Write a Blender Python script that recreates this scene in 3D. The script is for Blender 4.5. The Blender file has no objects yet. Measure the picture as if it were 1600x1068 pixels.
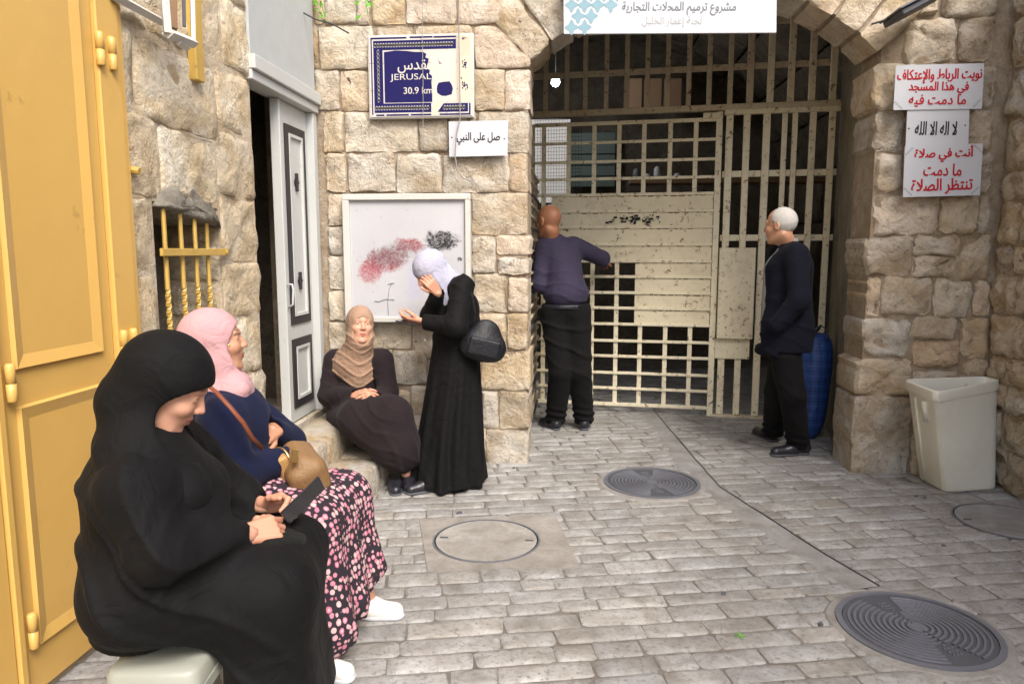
import bpy, math, random
import numpy as np
from mathutils import Vector, noise as mn

# ------------------------------------------------------------------ camera, world, sun, exposure
SC = bpy.context.scene
COL = SC.collection
EYE = np.array([0., 0., 1.42])
FPX = 1120.0
TILT = math.atan(142 / FPX)
YAW = math.atan(100 / FPX)
cam_d = bpy.data.cameras.new('camera'); cam = bpy.data.objects.new('camera', cam_d); COL.objects.link(cam)
cam.location = EYE; cam.rotation_euler = (math.pi / 2 - TILT, 0, YAW)
cam_d.sensor_width = 36; cam_d.lens = 36 * FPX / 1600; cam_d.clip_start = 0.05; cam_d.clip_end = 500
SC.camera = cam
W = bpy.data.worlds.new('World'); SC.world = W; W.use_nodes = True
wn = W.node_tree; sky = wn.nodes.new('ShaderNodeTexSky'); sky.sky_type = 'NISHITA'; sky.sun_disc = False
SUN_EL, SUN_AZ = math.radians(47), math.radians(150)
sky.sun_elevation = SUN_EL; sky.sun_rotation = SUN_AZ; sky.dust_density = 3.0; sky.air_density = 1.0; sky.ozone_density = 0.6
wn.links.new(sky.outputs[0], wn.nodes['Background'].inputs[0]); wn.nodes['Background'].inputs[1].default_value = 0.15
sl = bpy.data.lights.new('sun', 'SUN'); sl.energy = 1.5; sl.angle = math.radians(26); sl.color = (1, .96, .91)
so = bpy.data.objects.new('sun', sl); COL.objects.link(so)
sd = Vector((math.sin(SUN_AZ) * math.cos(SUN_EL), math.cos(SUN_AZ) * math.cos(SUN_EL), math.sin(SUN_EL)))
so.rotation_euler = sd.to_track_quat('Z', 'Y').to_euler(); so.location = sd * 20
vs = SC.view_settings; vs.view_transform = 'Standard'; vs.look = 'None'; vs.gamma = 1; vs.use_curve_mapping = False
vs.exposure = 1.22
SC.cycles.use_denoising = True; SC.cycles.max_bounces = 6; SC.cycles.diffuse_bounces = 4

# ------------------------------------------------------------------ helpers
R = random.Random(7)
FW = np.array([-math.sin(YAW) * math.cos(TILT), math.cos(YAW) * math.cos(TILT), -math.sin(TILT)])
RT = np.array([math.cos(YAW), math.sin(YAW), 0.]); UP = np.cross(RT, FW)
def ray(x, y): return FW * FPX + RT * (x - 800) + UP * (534 - y)
def on(x, y, o, n):                    # point of the plane (o, n) seen at x, y
    d = ray(x, y); return EYE + d * (np.dot(np.array(o) - EYE, n) / np.dot(d, n))
def PY(x, y, Y): return on(x, y, (0, Y, 0), (0, 1, 0))
def PX(x, y, X): return on(x, y, (X, 0, 0), (1, 0, 0))
def PZ(x, y, z=0): return on(x, y, (0, 0, z), (0, 0, 1))
V = lambda *a: np.array(a, float)
def nrm(v): v = np.array(v, float); return v / np.linalg.norm(v)

def tag(o, label=None, cat=None, group=None, kind=None):
    if label: o['label'] = label
    if cat: o['category'] = cat
    if group: o['group'] = group
    if kind: o['kind'] = kind
    return o
def thing(name, label, cat, loc=(0, 0, 0), group=None, kind=None):
    o = bpy.data.objects.new(name, None); COL.objects.link(o); o.location = loc; o.empty_display_size = .1
    return tag(o, label, cat, group, kind)
def link(name, me, mat, parent=None):
    o = bpy.data.objects.new(name, me); COL.objects.link(o)
    if mat is not None:
        me.materials.clear(); me.materials.append(mat)
    if parent is not None:
        o.parent = parent
        l = parent; off = Vector((0, 0, 0))
        while l is not None: off += Vector(l.location); l = l.parent
        o.location = -off              # meshes hold world coordinates
    return o
class MB:
    def __init__(s): s.v = []; s.f = []
    def add(s, vs, fs):
        n = len(s.v); s.v += [tuple(map(float, p)) for p in vs]; s.f += [tuple(n + i for i in f) for f in fs]; return s
    def fbox(s, o, u, v, n, a, b, c, bev=0.0):   # box in a frame; a,b,c = (lo,hi) along u,v,n
        o, u, v, n = map(np.array, (o, u, v, n)); P = []
        if bev <= 0:
            for k in c:
                for j in b:
                    for i in a: P.append(o + u * i + v * j + n * k)
            return s.add(P, [(0, 2, 3, 1), (4, 5, 7, 6), (0, 1, 5, 4), (2, 6, 7, 3), (0, 4, 6, 2), (1, 3, 7, 5)])
        e = bev
        def ring(i0, i1, j0, j1, k, cc):
            return [o + u * i + v * j + n * k for i, j in ((i0 + cc, j0), (i1 - cc, j0), (i1, j0 + cc), (i1, j1 - cc), (i1 - cc, j1), (i0 + cc, j1), (i0, j1 - cc), (i0, j0 + cc))]
        rs = [ring(a[0] + e, a[1] - e, b[0] + e, b[1] - e, c[0], e * .5), ring(*a, *b, c[0] + e, e), ring(*a, *b, c[1] - e, e), ring(a[0] + e, a[1] - e, b[0] + e, b[1] - e, c[1], e * .5)]
        F = []
        for r in range(3):
            for i in range(8): F.append((r * 8 + i, r * 8 + (i + 1) % 8, r * 8 + 8 + (i + 1) % 8, r * 8 + 8 + i))
        F += [tuple(range(7, -1, -1)), tuple(range(24, 32))]
        return s.add([p for r in rs for p in r], F)
    def box(s, lo, hi, bev=0.0):
        return s.fbox((0, 0, 0), (1, 0, 0), (0, 1, 0), (0, 0, 1), (lo[0], hi[0]), (lo[1], hi[1]), (lo[2], hi[2]), bev)
    def tube(s, pts, r, seg=8, cap=True, flat=1.0):
        pts = [np.array(p, float) for p in pts]; rr = r if hasattr(r, '__len__') else [r] * len(pts)
        t0 = nrm(pts[1] - pts[0]); a = nrm(np.cross(V(0, 0, 1) if abs(t0[2]) < .9 else V(1, 0, 0), t0))
        P = []
        for i, p in enumerate(pts):
            t = nrm(pts[min(i + 1, len(pts) - 1)] - pts[max(i - 1, 0)]); a = nrm(a - t * np.dot(a, t)); b = np.cross(t, a)
            for k in range(seg):
                an = 2 * math.pi * k / seg; P.append(p + (a * math.cos(an) + b * math.sin(an) * flat) * rr[i])
        F = [(i * seg + k, i * seg + (k + 1) % seg, (i + 1) * seg + (k + 1) % seg, (i + 1) * seg + k) for i in range(len(pts) - 1) for k in range(seg)]
        if cap: F += [tuple(range(seg - 1, -1, -1)), tuple((len(pts) - 1) * seg + k for k in range(seg))]
        return s.add(P, F)
    def lathe(s, c, prof, seg=32, ax=None):      # prof: (radius, height)
        c = np.array(c, float); P = [c + V(r * math.cos(2 * math.pi * k / seg), r * math.sin(2 * math.pi * k / seg), h) for r, h in prof for k in range(seg)]
        F = [(i * seg + k, i * seg + (k + 1) % seg, (i + 1) * seg + (k + 1) % seg, (i + 1) * seg + k) for i in range(len(prof) - 1) for k in range(seg)]
        F += [tuple(range(seg - 1, -1, -1)), tuple((len(prof) - 1) * seg + k for k in range(seg))]
        return s.add(P, F)
    def mesh(s, name, smooth=False):
        me = bpy.data.meshes.new(name); me.from_pydata(s.v, [], s.f); me.validate(); me.update()
        if smooth: me.polygons.foreach_set('use_smooth', [True] * len(me.polygons))
        return me
    def build(s, name, mat, parent=None, smooth=False): return link(name, s.mesh(name, smooth), mat, parent)

# ------------------------------------------------------------------ materials
def newmat(name):
    m = bpy.data.materials.new(name); m.use_nodes = True; t = m.node_tree
    return m, t, t.nodes['Principled BSDF']
def N(t, kind, **kw):
    n = t.nodes.new(kind)
    for k, v in kw.items():
        if k.startswith('i_'): n.inputs[k[2:].replace('_', ' ')].default_value = v
        else: setattr(n, k, v)
    return n
def noise(t, co, scale, detail=4, rough=.6, dist=0.):
    n = N(t, 'ShaderNodeTexNoise'); n.inputs['Scale'].default_value = scale; n.inputs['Detail'].default_value = detail
    n.inputs['Roughness'].default_value = rough; n.inputs['Distortion'].default_value = dist
    if co is not None: t.links.new(co, n.inputs['Vector'])
    return n.outputs['Fac']
def ramp(t, fac, stops):
    n = N(t, 'ShaderNodeValToRGB'); e = n.color_ramp.elements
    while len(e) > 1: e.remove(e[-1])
    for i, (p, c) in enumerate(stops):
        el = e[0] if i == 0 else e.new(p)
        el.position = p; el.color = (*c, 1) if len(c) == 3 else c
    t.links.new(fac, n.inputs['Fac']); return n.outputs['Color']
def mix(t, fac, a, b, mode='MIX'):
    n = N(t, 'ShaderNodeMix', data_type='RGBA', blend_type=mode); L = t.links
    for s, v in ((n.inputs[0], fac), (n.inputs[6], a), (n.inputs[7], b)):
        if hasattr(v, 'is_output'): L.new(v, s)
        elif isinstance(v, (int, float)): s.default_value = v
        else: s.default_value = (*v, 1)
    return n.outputs[2]
def math_(t, op, a, b=0., clamp=False):
    n = N(t, 'ShaderNodeMath', operation=op, use_clamp=clamp)
    for s, v in ((n.inputs[0], a), (n.inputs[1], b)):
        if hasattr(v, 'is_output'): t.links.new(v, s)
        else: s.default_value = v
    return n.outputs[0]
def coords(t):
    tc = N(t, 'ShaderNodeTexCoord'); return tc.outputs['Object']
def shifted(t, co):                     # world-like coordinates moved by the object's random number
    oi = N(t, 'ShaderNodeObjectInfo'); m = N(t, 'ShaderNodeVectorMath', operation='ADD'); s = N(t, 'ShaderNodeVectorMath', operation='SCALE')
    s.inputs[0].default_value = (37., 17., 53.); t.links.new(oi.outputs['Random'], s.inputs['Scale'])
    t.links.new(co, m.inputs[0]); t.links.new(s.outputs[0], m.inputs[1]); return m.outputs[0], oi.outputs['Random']
def bump(t, b, h, strength, dist=.01, normal=None):
    n = N(t, 'ShaderNodeBump'); n.inputs['Strength'].default_value = strength; n.inputs['Distance'].default_value = dist
    t.links.new(h, n.inputs['Height'])
    if normal is not None: t.links.new(normal, n.inputs['Normal'])
    t.links.new(n.outputs[0], b.inputs['Normal']); return n.outputs[0]

def stone_mat(name, pal, dark=(.16, .12, .08), rough=.9, sc=1., bstr=.8, vein=.5, darkamt=.55, bd=.012, neutral=0):
    m, t, b = newmat(name); co = coords(t); c2, rnd = shifted(t, co)
    n1 = noise(t, c2, 3.2 * sc, 5, .65, .6)
    base = ramp(t, n1, [(.32, pal[0]), (.45, pal[1]), (.56, pal[2]), (.68, pal[3])])
    tint = ramp(t, rnd, [(0, (.76, .73, .70)), (.2, (1, .97, .94)), (.4, (.90, .90, .91)), (.55, (1.04, .93, .86)), (.75, (1.06, 1.03, .97)), (1, (.86, .80, .73))])
    if neutral == 2: tint = ramp(t, rnd, [(0, (.92, .90, .87)), (.3, (1.02, 1, .96)), (.6, (1, .95, .88)), (1, (1.06, 1.05, 1.0))])
    if neutral == 1: tint = ramp(t, rnd, [(0, (.80, .80, .80)), (.3, (1, .99, .97)), (.6, (.90, .90, .91)), (1, (1.08, 1.06, 1.02))])
    big = ramp(t, noise(t, co, .9, 5, .6, .4), [(.35, (.86, .85, .84)), (.6, (1.05, 1.05, 1.05))]); tint = mix(t, 1.0, tint, big, 'MULTIPLY')
    base = mix(t, 1.0, base, tint, 'MULTIPLY')
    pits = noise(t, c2, 26 * sc, 6, .75)
    pm = ramp(t, pits, [(.36, (1, 1, 1)), (.47, (0, 0, 0))])
    blot = noise(t, c2, 5 * sc, 5, .7, 1.2); bm = ramp(t, blot, [(.55, (0, 0, 0)), (.72, (1, 1, 1))])
    base = mix(t, math_(t, 'MULTIPLY', pm, darkamt * .75), base, dark)
    base = mix(t, math_(t, 'MULTIPLY', bm, darkamt), base, [c * 1.9 for c in dark])
    v = N(t, 'ShaderNodeTexVoronoi', feature='DISTANCE_TO_EDGE'); v.inputs['Scale'].default_value = 3.4 * sc
    w = N(t, 'ShaderNodeVectorMath', operation='ADD'); wn_ = N(t, 'ShaderNodeTexNoise'); wn_.inputs['Scale'].default_value = 5 * sc; wn_.inputs['Detail'].default_value = 4
    t.links.new(c2, wn_.inputs['Vector']); t.links.new(c2, w.inputs[0]); t.links.new(wn_.outputs['Color'], w.inputs[1]); t.links.new(w.outputs[0], v.inputs['Vector'])
    cr = ramp(t, v.outputs['Distance'], [(0, (1, 1, 1)), (.03, (0, 0, 0))])
    crm = ramp(t, noise(t, c2, 4 * sc, 3, .6), [(.48, (0, 0, 0)), (.60, (1, 1, 1))]); cr = math_(t, 'MULTIPLY', cr, crm)
    base = mix(t, math_(t, 'MULTIPLY', cr, vein * 1.1), base, dark)
    t.links.new(base, b.inputs['Base Color']); b.inputs['Roughness'].default_value = rough
    b.inputs['Specular IOR Level'].default_value = .25
    h = math_(t, 'ADD', math_(t, 'MULTIPLY', noise(t, c2, 7 * sc, 8, .72, .3), 1.6), math_(t, 'MULTIPLY', noise(t, c2, 45 * sc, 4, .7), .35))
    h = math_(t, 'SUBTRACT', h, math_(t, 'MULTIPLY', cr, vein * .25))
    bump(t, b, h, bstr, bd * 3.2)
    return m
def paint_mat(name, col, col2=None, rust=None, rustamt=.5, rough=.5, sc=8, bstr=.15, spec=.4, cut=.60):
    m, t, b = newmat(name); co = coords(t)
    base = mix(t, noise(t, co, sc * .35, 4, .6), col, col2 or [c * .86 for c in col])
    if rust:
        r = ramp(t, noise(t, co, sc * 2.6, 8, .78), [(cut, (0, 0, 0)), (cut + .05, (1, 1, 1))])
        base = mix(t, math_(t, 'MULTIPLY', r, rustamt), base, rust)
        g = ramp(t, noise(t, co, sc * .5, 5, .7, .5), [(.5, (0, 0, 0)), (.75, (1, 1, 1))])
        base = mix(t, math_(t, 'MULTIPLY', g, rustamt * .35), base, [c * 1.6 for c in rust])
    t.links.new(base, b.inputs['Base Color']); b.inputs['Roughness'].default_value = rough; b.inputs['Specular IOR Level'].default_value = spec
    bump(t, b, noise(t, co, sc * 4, 4, .6), bstr, .004)
    return m
def cloth_mat(name, col, rough=.95, var=.2, weave=300, sheen=.03, bstr=.25, fold=.35, fsc=9):
    m, t, b = newmat(name); co = coords(t)
    base = mix(t, noise(t, co, 9, 4, .6), [c * (1 + var) for c in col], [c * (1 - var) for c in col])
    t.links.new(base, b.inputs['Base Color']); b.inputs['Roughness'].default_value = rough
    b.inputs['Specular IOR Level'].default_value = .2
    b.inputs['Sheen Weight'].default_value = sheen; b.inputs['Sheen Roughness'].default_value = .5
    h = math_(t, 'ADD', math_(t, 'MULTIPLY', noise(t, co, fsc, 3, .5, 1.5), fold), math_(t, 'MULTIPLY', noise(t, co, weave, 1, .5), .02))
    bump(t, b, h, bstr, .05)
    return m
def flat_mat(name, col, rough=.7, spec=.3, metal=0.):
    m, t, b = newmat(name); co = coords(t)
    base = mix(t, noise(t, co, 12, 4, .6), [min(1, c * 1.06) for c in col], [c * .88 for c in col])
    t.links.new(base, b.inputs['Base Color']); b.inputs['Roughness'].default_value = rough
    b.inputs['Specular IOR Level'].default_value = spec; b.inputs['Metallic'].default_value = metal
    return m

LIME = [(.48, .39, .27), (.59, .53, .43), (.66, .62, .54), (.73, .71, .66)]
M = {}
M['stone'] = stone_mat('limestone', LIME)
M['stone_warm'] = stone_mat('warm limestone', [(.45, .34, .21), (.55, .46, .33), (.61, .54, .43), (.66, .62, .53)], darkamt=.5)
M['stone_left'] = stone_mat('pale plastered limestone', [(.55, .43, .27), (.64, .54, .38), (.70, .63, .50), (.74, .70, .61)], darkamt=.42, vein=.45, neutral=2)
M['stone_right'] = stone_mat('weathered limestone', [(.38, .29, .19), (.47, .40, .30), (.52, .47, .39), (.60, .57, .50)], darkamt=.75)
M['stone_dark'] = stone_mat('dark brown stone', [(.11, .095, .07), (.15, .13, .10), (.18, .16, .13), (.22, .20, .165)], dark=(.04, .035, .03), darkamt=.6)  # dark brown tones for the passage, vault and niche back
M['mortar'] = stone_mat('sandy mortar', [(.26, .21, .15), (.33, .28, .21), (.38, .34, .27), (.44, .41, .35)], darkamt=.7, sc=2.2, vein=.1, bd=.006)
M['mortar_left'] = stone_mat('sandy render', [(.50, .39, .25), (.58, .48, .34), (.64, .56, .43), (.67, .61, .50)], darkamt=.45, sc=1.8, vein=.1, bd=.006)
M['paver'] = stone_mat('worn paving limestone', [(.25, .235, .21), (.32, .308, .288), (.37, .365, .352), (.44, .44, .435)], dark=(.11, .105, .10), neutral=1, darkamt=.9, rough=.55, sc=1.8, bstr=.55, vein=.35, bd=.004)
M['joint'] = stone_mat('dirty joint', [(.13, .12, .105), (.18, .165, .145), (.22, .205, .185), (.27, .255, .235)], darkamt=.6, sc=3, vein=0, bd=.003)
M['cement'] = stone_mat('grey cement', [(.23, .222, .205), (.28, .272, .258), (.32, .315, .305), (.37, .368, .36)], dark=(.15, .145, .14), darkamt=.5, sc=2, rough=.8, vein=.2, bd=.003, bstr=.4)
M['step'] = stone_mat('worn step limestone', [(.44, .34, .21), (.52, .46, .36), (.56, .53, .47), (.62, .60, .57)], darkamt=.5)
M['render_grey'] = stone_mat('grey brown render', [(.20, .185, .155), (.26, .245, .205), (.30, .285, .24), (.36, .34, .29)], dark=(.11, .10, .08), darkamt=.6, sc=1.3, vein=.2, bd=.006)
M['yellow'] = paint_mat('ochre yellow paint', (.66, .41, .115), (.59, .36, .09), (.26, .15, .05), .4, rough=.36, sc=2.2, bstr=.55, spec=.5, cut=.63)
M['yellow_bar'] = paint_mat('yellow bar paint', (.56, .37, .09), (.44, .28, .06), (.12, .07, .03), .6, sc=12)
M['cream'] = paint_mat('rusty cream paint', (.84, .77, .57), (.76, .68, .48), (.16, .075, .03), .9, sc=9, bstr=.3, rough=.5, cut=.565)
M['cream_shaded'] = paint_mat('shaded rusty cream paint', (.64, .56, .40), (.52, .44, .31), (.13, .07, .03), .9, sc=9, bstr=.3, rough=.6, cut=.56)  # darker copy of the rusty cream, with shade put into the colour
M['sheet'] = paint_mat('cream sheet paint', (.80, .72, .51), (.73, .64, .44), (.17, .09, .04), .9, sc=6, bstr=.2, rough=.45, cut=.575)
M['rust'] = paint_mat('rust and rail shade', (.14, .07, .03), (.30, .20, .10), rough=.9, sc=20)
M['white_door'] = paint_mat('off white door paint', (.54, .55, .53), (.46, .47, .45), (.25, .22, .18), .4, sc=5, cut=.62)
M['white_frame'] = paint_mat('dusty white paint', (.60, .59, .55), (.50, .49, .45), (.28, .24, .19), .5, sc=6, cut=.60)
M['black_trim'] = flat_mat('black door trim', (.03, .028, .03), .5)
M['black'] = flat_mat('black paint', (.015, .015, .017), .5)
M['paper'] = paint_mat('white sign sheet', (.55, .57, .61), (.49, .50, .53), (.36, .32, .26), .5, rough=.45, sc=4, bstr=.05, cut=.66)
M['red_ink'] = flat_mat('red lettering', (.45, .012, .025), .6)
M['black_ink'] = flat_mat('black lettering', (.02, .02, .022), .6)
M['grey_ink'] = flat_mat('grey lettering', (.17, .19, .21), .6)
M['pale_ink'] = flat_mat('pale lettering', (.36, .37, .36), .6)
M['aqua'] = flat_mat('pale aqua print', (.22, .36, .42), .5)
M['navy_print'] = flat_mat('navy glazed print', (.010, .008, .085), .5, .2)
M['tile_white'] = paint_mat('glazed tile white', (.60, .58, .56), (.52, .48, .42), (.35, .28, .2), .4, rough=.3, sc=10)
M['peel'] = flat_mat('bare plate under lost print', (.66, .58, .44), .5)
M['peel_pale'] = flat_mat('pale bare tile', (.60, .57, .50), .4)
M['peel_pink'] = flat_mat('pinkish bare plate', (.68, .50, .38), .5)
M['iron'] = paint_mat('grey cast iron', (.15, .155, .18), (.11, .115, .135), (.05, .045, .04), .5, rough=.5, sc=14, bstr=.6, spec=.5)
M['iron_dark'] = paint_mat('dark cast iron', (.085, .088, .10), None, (.03, .025, .02), .5, rough=.6, sc=14)
M['bin'] = paint_mat('cream plastic', (.80, .79, .70), (.72, .71, .60), (.24, .21, .15), .55, rough=.45, sc=5, bstr=.12, cut=.63)
M['stool'] = flat_mat('pale grey plastic', (.33, .34, .29), .4, .5)
M['wire'] = flat_mat('dark cable', (.05, .05, .05), .6)
M['wire_grey'] = flat_mat('grey cable', (.30, .28, .27), .6)
M['leaf'] = flat_mat('green leaf', (.12, .34, .03), .5)
M['dark_void'] = flat_mat('dark room plaster', (.045, .035, .028), .9)
M['green_shutter'] = paint_mat('grey green shutter paint', (.14, .20, .18), (.10, .15, .14), (.08, .05, .03), .5, sc=5)
M['brown_board'] = paint_mat('brown board', (.34, .22, .14), (.28, .18, .11), (.1, .06, .03), .4, sc=5)
M['wood'] = paint_mat('wood', (.25, .15, .07), (.18, .10, .05), (.05, .03, .02), .4, sc=12)
M['white_wall'] = flat_mat('sunlit wall', (.34, .335, .32), .9)
M['phone'] = flat_mat('phone glass', (.02, .02, .025), .12, .6)
M['leather_black'] = paint_mat('black leather', (.009, .0095, .013), None, rough=.5, sc=14, bstr=.9, spec=.35)
M['leather_tan'] = paint_mat('tan woven leather', (.27, .155, .065), (.18, .10, .04), rough=.5, sc=22, bstr=1.0)
M['leather_strap'] = flat_mat('red brown strap', (.20, .06, .03), .5)
M['gold'] = flat_mat('gold metal', (.60, .42, .16), .3, .5, .9)
M['shoe_black'] = flat_mat('black shoe leather', (.018, .018, .024), .35, .5)
M['shoe_white'] = flat_mat('white shoe leather', (.78, .76, .72), .5)
M['white_hair'] = None
def skin_mat(name, col):
    m, t, b = newmat(name); co = coords(t)
    a = N(t, 'ShaderNodeAttribute', attribute_name='Col')
    base = mix(t, math_(t, 'MULTIPLY', noise(t, co, 55, 6, .7), .55), [c * 1.05 for c in col], [c * .60 for c in col]); base = mix(t, math_(t, 'MULTIPLY', noise(t, co, 17, 3, .6), .4), base, (col[0] * .95, col[1] * .70, col[2] * .66))
    base = mix(t, 1.0, base, a.outputs['Color'], 'MULTIPLY')
    t.links.new(base, b.inputs['Base Color']); b.inputs['Roughness'].default_value = .48; b.inputs['Specular IOR Level'].default_value = .4
    b.inputs['Subsurface Weight'].default_value = .06; b.inputs['Subsurface Radius'].default_value = (.01, .004, .002)
    bump(t, b, noise(t, co, 220, 3, .6), .15, .003); return m
M['skin_fair'] = skin_mat('fair skin', (.62, .35, .24)); M['skin_tan'] = skin_mat('tan skin', (.52, .29, .18)); M['skin_brown'] = skin_mat('brown skin', (.36, .17, .09))
M['cloth_black'] = cloth_mat('black cloth', (.0036, .0035, .0038), bstr=.6, sheen=.008, rough=.8)
M['knit_black'] = cloth_mat('black knit', (.007, .0075, .006), bstr=.5, weave=120)
M['hijab_pink'] = cloth_mat('pink scarf cloth', (.48, .28, .29), var=.08, bstr=.55, sheen=.03, fsc=14)
M['hijab_tan'] = cloth_mat('tan scarf cloth', (.34, .22, .15), var=.12, bstr=.55, sheen=.03, fsc=14)
M['hijab_white'] = cloth_mat('white lilac scarf cloth', (.40, .40, .49), var=.12, bstr=.55, sheen=.03, fsc=14)
M['navy_knit'] = cloth_mat('navy jersey', (.007, .010, .034), bstr=.3)
M['robe_brown'] = cloth_mat('dark plum robe cloth', (.018, .012, .014), bstr=.35)
M['shirt'] = cloth_mat('dark purple shirt cloth', (.032, .027, .052), bstr=.45, rough=.8)
M['suit'] = cloth_mat('dark navy suit cloth', (.0048, .0055, .0115), bstr=.4, sheen=.01)
M['trouser'] = cloth_mat('black trousers', (.0055, .005, .0055), bstr=.45, sheen=.01)
M['shirt_grey'] = cloth_mat('grey shirt cloth', (.30, .30, .30))
M['tarp_blue'] = None
# ------------------------------------------------------------------ stones and walls
FRONT = (V(0, 4.70, 0), V(1, 0, 0), V(0, 0, 1), V(0, -1, 0))
LEFTW = (V(-1.71, 0, 0), V(0, 1, 0), V(0, 0, 1), V(1, 0, 0))
RIGHTW = (V(2.58, 0, 0), V(0, -1, 0), V(0, 0, 1), V(-1, 0, 0))
ROT = math.radians(12.5)
FLOOR = (V(0, 0, 0), V(math.cos(ROT), math.sin(ROT), 0), V(-math.sin(ROT), math.cos(ROT), 0), V(0, 0, 1))

def outline(poly, step, jit, rnd_, rng):
    n = len(poly); P = []
    c = np.mean(poly, 0)
    for i in range(n):
        p0, p, p1 = (np.array(poly[(i + k) % n], float) for k in (-1, 0, 1))
        r0 = min(rnd_ * rng.uniform(.6, 1.5), .4 * np.linalg.norm(p0 - p)); r1 = min(rnd_ * rng.uniform(.6, 1.5), .4 * np.linalg.norm(p1 - p))
        a = p + nrm(p0 - p) * r0; b = p + nrm(p1 - p) * r1
        P += [a, (a + b + p) / 3 if r0 > .004 else p * .8 + (a + b) * .1, b]
        q = p1 + nrm(p - p1) * rnd_; L = np.linalg.norm(q - b); k = max(0, int(L / step))
        for j in range(k): P.append(b + (q - b) * (j + 1) / (k + 1))
    out = []
    for p in P:
        out.append(p + V(rng.uniform(-1, 1), rng.uniform(-1, 1)) * jit)
    return np.array(out), c
def stone_geo(mb, fr, poly, d=.02, bev=.012, bulge=.012, jit=.006, rnd_=.02, step=.1, back=-.05, rng=R, rough=.008, tilt=0., rings=((.62, .8), (.3, 1.))):
    o, u, v, n = fr; P, c = outline(poly, step, jit, rnd_, rng); m = len(P)
    wmin = max(.01, min(np.ptp(P[:, 0]), np.ptp(P[:, 1])) / 2); tx, ty = rng.uniform(-tilt, tilt), rng.uniform(-tilt, tilt)
    lay = [(P, back), (P, d - bev)]
    s = 1 - bev / wmin; lay.append((c + (P - c) * s, d))
    for f, h in rings: lay.append((c + (P - c) * s * f, d + bulge * h))
    Q = []
    for k, (pp, h) in enumerate(lay):
        for p in pp:
            hh = h
            if k >= 2: hh += rough * (mn.noise(Vector((p[0] * 9 + c[0] * 13, p[1] * 9, c[1] * 7))) * 1.4 + mn.noise(Vector((p[0] * 24, p[1] * 24 + c[0] * 9, c[1] * 7))) * .7) + tx * (p[0] - c[0]) + ty * (p[1] - c[1])
            elif k == 1: hh += tx * (p[0] - c[0]) + ty * (p[1] - c[1])
            Q.append(o + u * p[0] + v * p[1] + n * hh)
    F = [(k * m + i, k * m + (i + 1) % m, (k + 1) * m + (i + 1) % m, (k + 1) * m + i) for k in range(len(lay) - 1) for i in range(m)]
    Q.append(o + u * c[0] + v * c[1] + n * (d + bulge)); e = len(Q) - 1; b = (len(lay) - 1) * m
    F += [(b + i, b + (i + 1) % m, e) for i in range(m)]
    mb.add(Q, F)
def stone(fr, poly, mat, parent, name='stone', **kw):
    mb = MB(); stone_geo(mb, fr, poly, **kw); me = mb.mesh(name); n = np.array(fr[3], float)
    k = int(round((len(mb.v) - 1) / (2 + len(kw.get('rings', (0, 0))) + 1)))      # points per ring
    me.polygons.foreach_set('use_smooth', [i >= 2 * k for i in range(len(me.polygons))]); return link(name, me, mat, parent)
def rect(a0, b0, a1, b1): return [(a0, b0), (a1, b0), (a1, b1), (a0, b1)]
def clip(poly, a, b, s):                # keep the side where a*x+b*y<=s
    out = []
    for i, p in enumerate(poly):
        q = poly[(i + 1) % len(poly)]; dp = a * p[0] + b * p[1] - s; dq = a * q[0] + b * q[1] - s
        if dp <= 0: out.append(p)
        if (dp < 0 < dq) or (dq < 0 < dp):
            t_ = dp / (dp - dq); out.append((p[0] + (q[0] - p[0]) * t_, p[1] + (q[1] - p[1]) * t_))
    return out

front_wall = thing('stone_wall', 'pale limestone block wall with pointed low arch over the iron gate and signs on both piers', 'wall', (0, 4.7, 0))
AC, AR_, AZ = .752, 1.50, 1.54          # arch centre, radius
def arch_z(x): return AZ + math.sqrt(max(0, AR_ ** 2 - (x - AC) ** 2))
XL, XR, ZS = -.305, 1.81, 2.60
core = MB(); core.box((-2.05, 4.70, -.1), (XL - .012, 5.02, 7.5)); core.box((XR + .012, 4.70, -.1), (2.9, 5.02, 7.5))
xs = np.linspace(XL - .012, XR + .012, 25)
for i in range(24):
    a, b = xs[i], xs[i + 1]; za, zb = (max(ZS, arch_z(min(max(x, XL), XR))) + .02 for x in (a, b))
    core.add([(a, 4.70, za), (b, 4.70, zb), (b, 4.70, 7.5), (a, 4.70, 7.5), (a, 5.02, za), (b, 5.02, zb), (b, 5.02, 7.5), (a, 5.02, 7.5)],
             [(0, 1, 2, 3), (5, 4, 7, 6), (4, 5, 1, 0)])
core.build('mortar', M['mortar'], front_wall)

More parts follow.
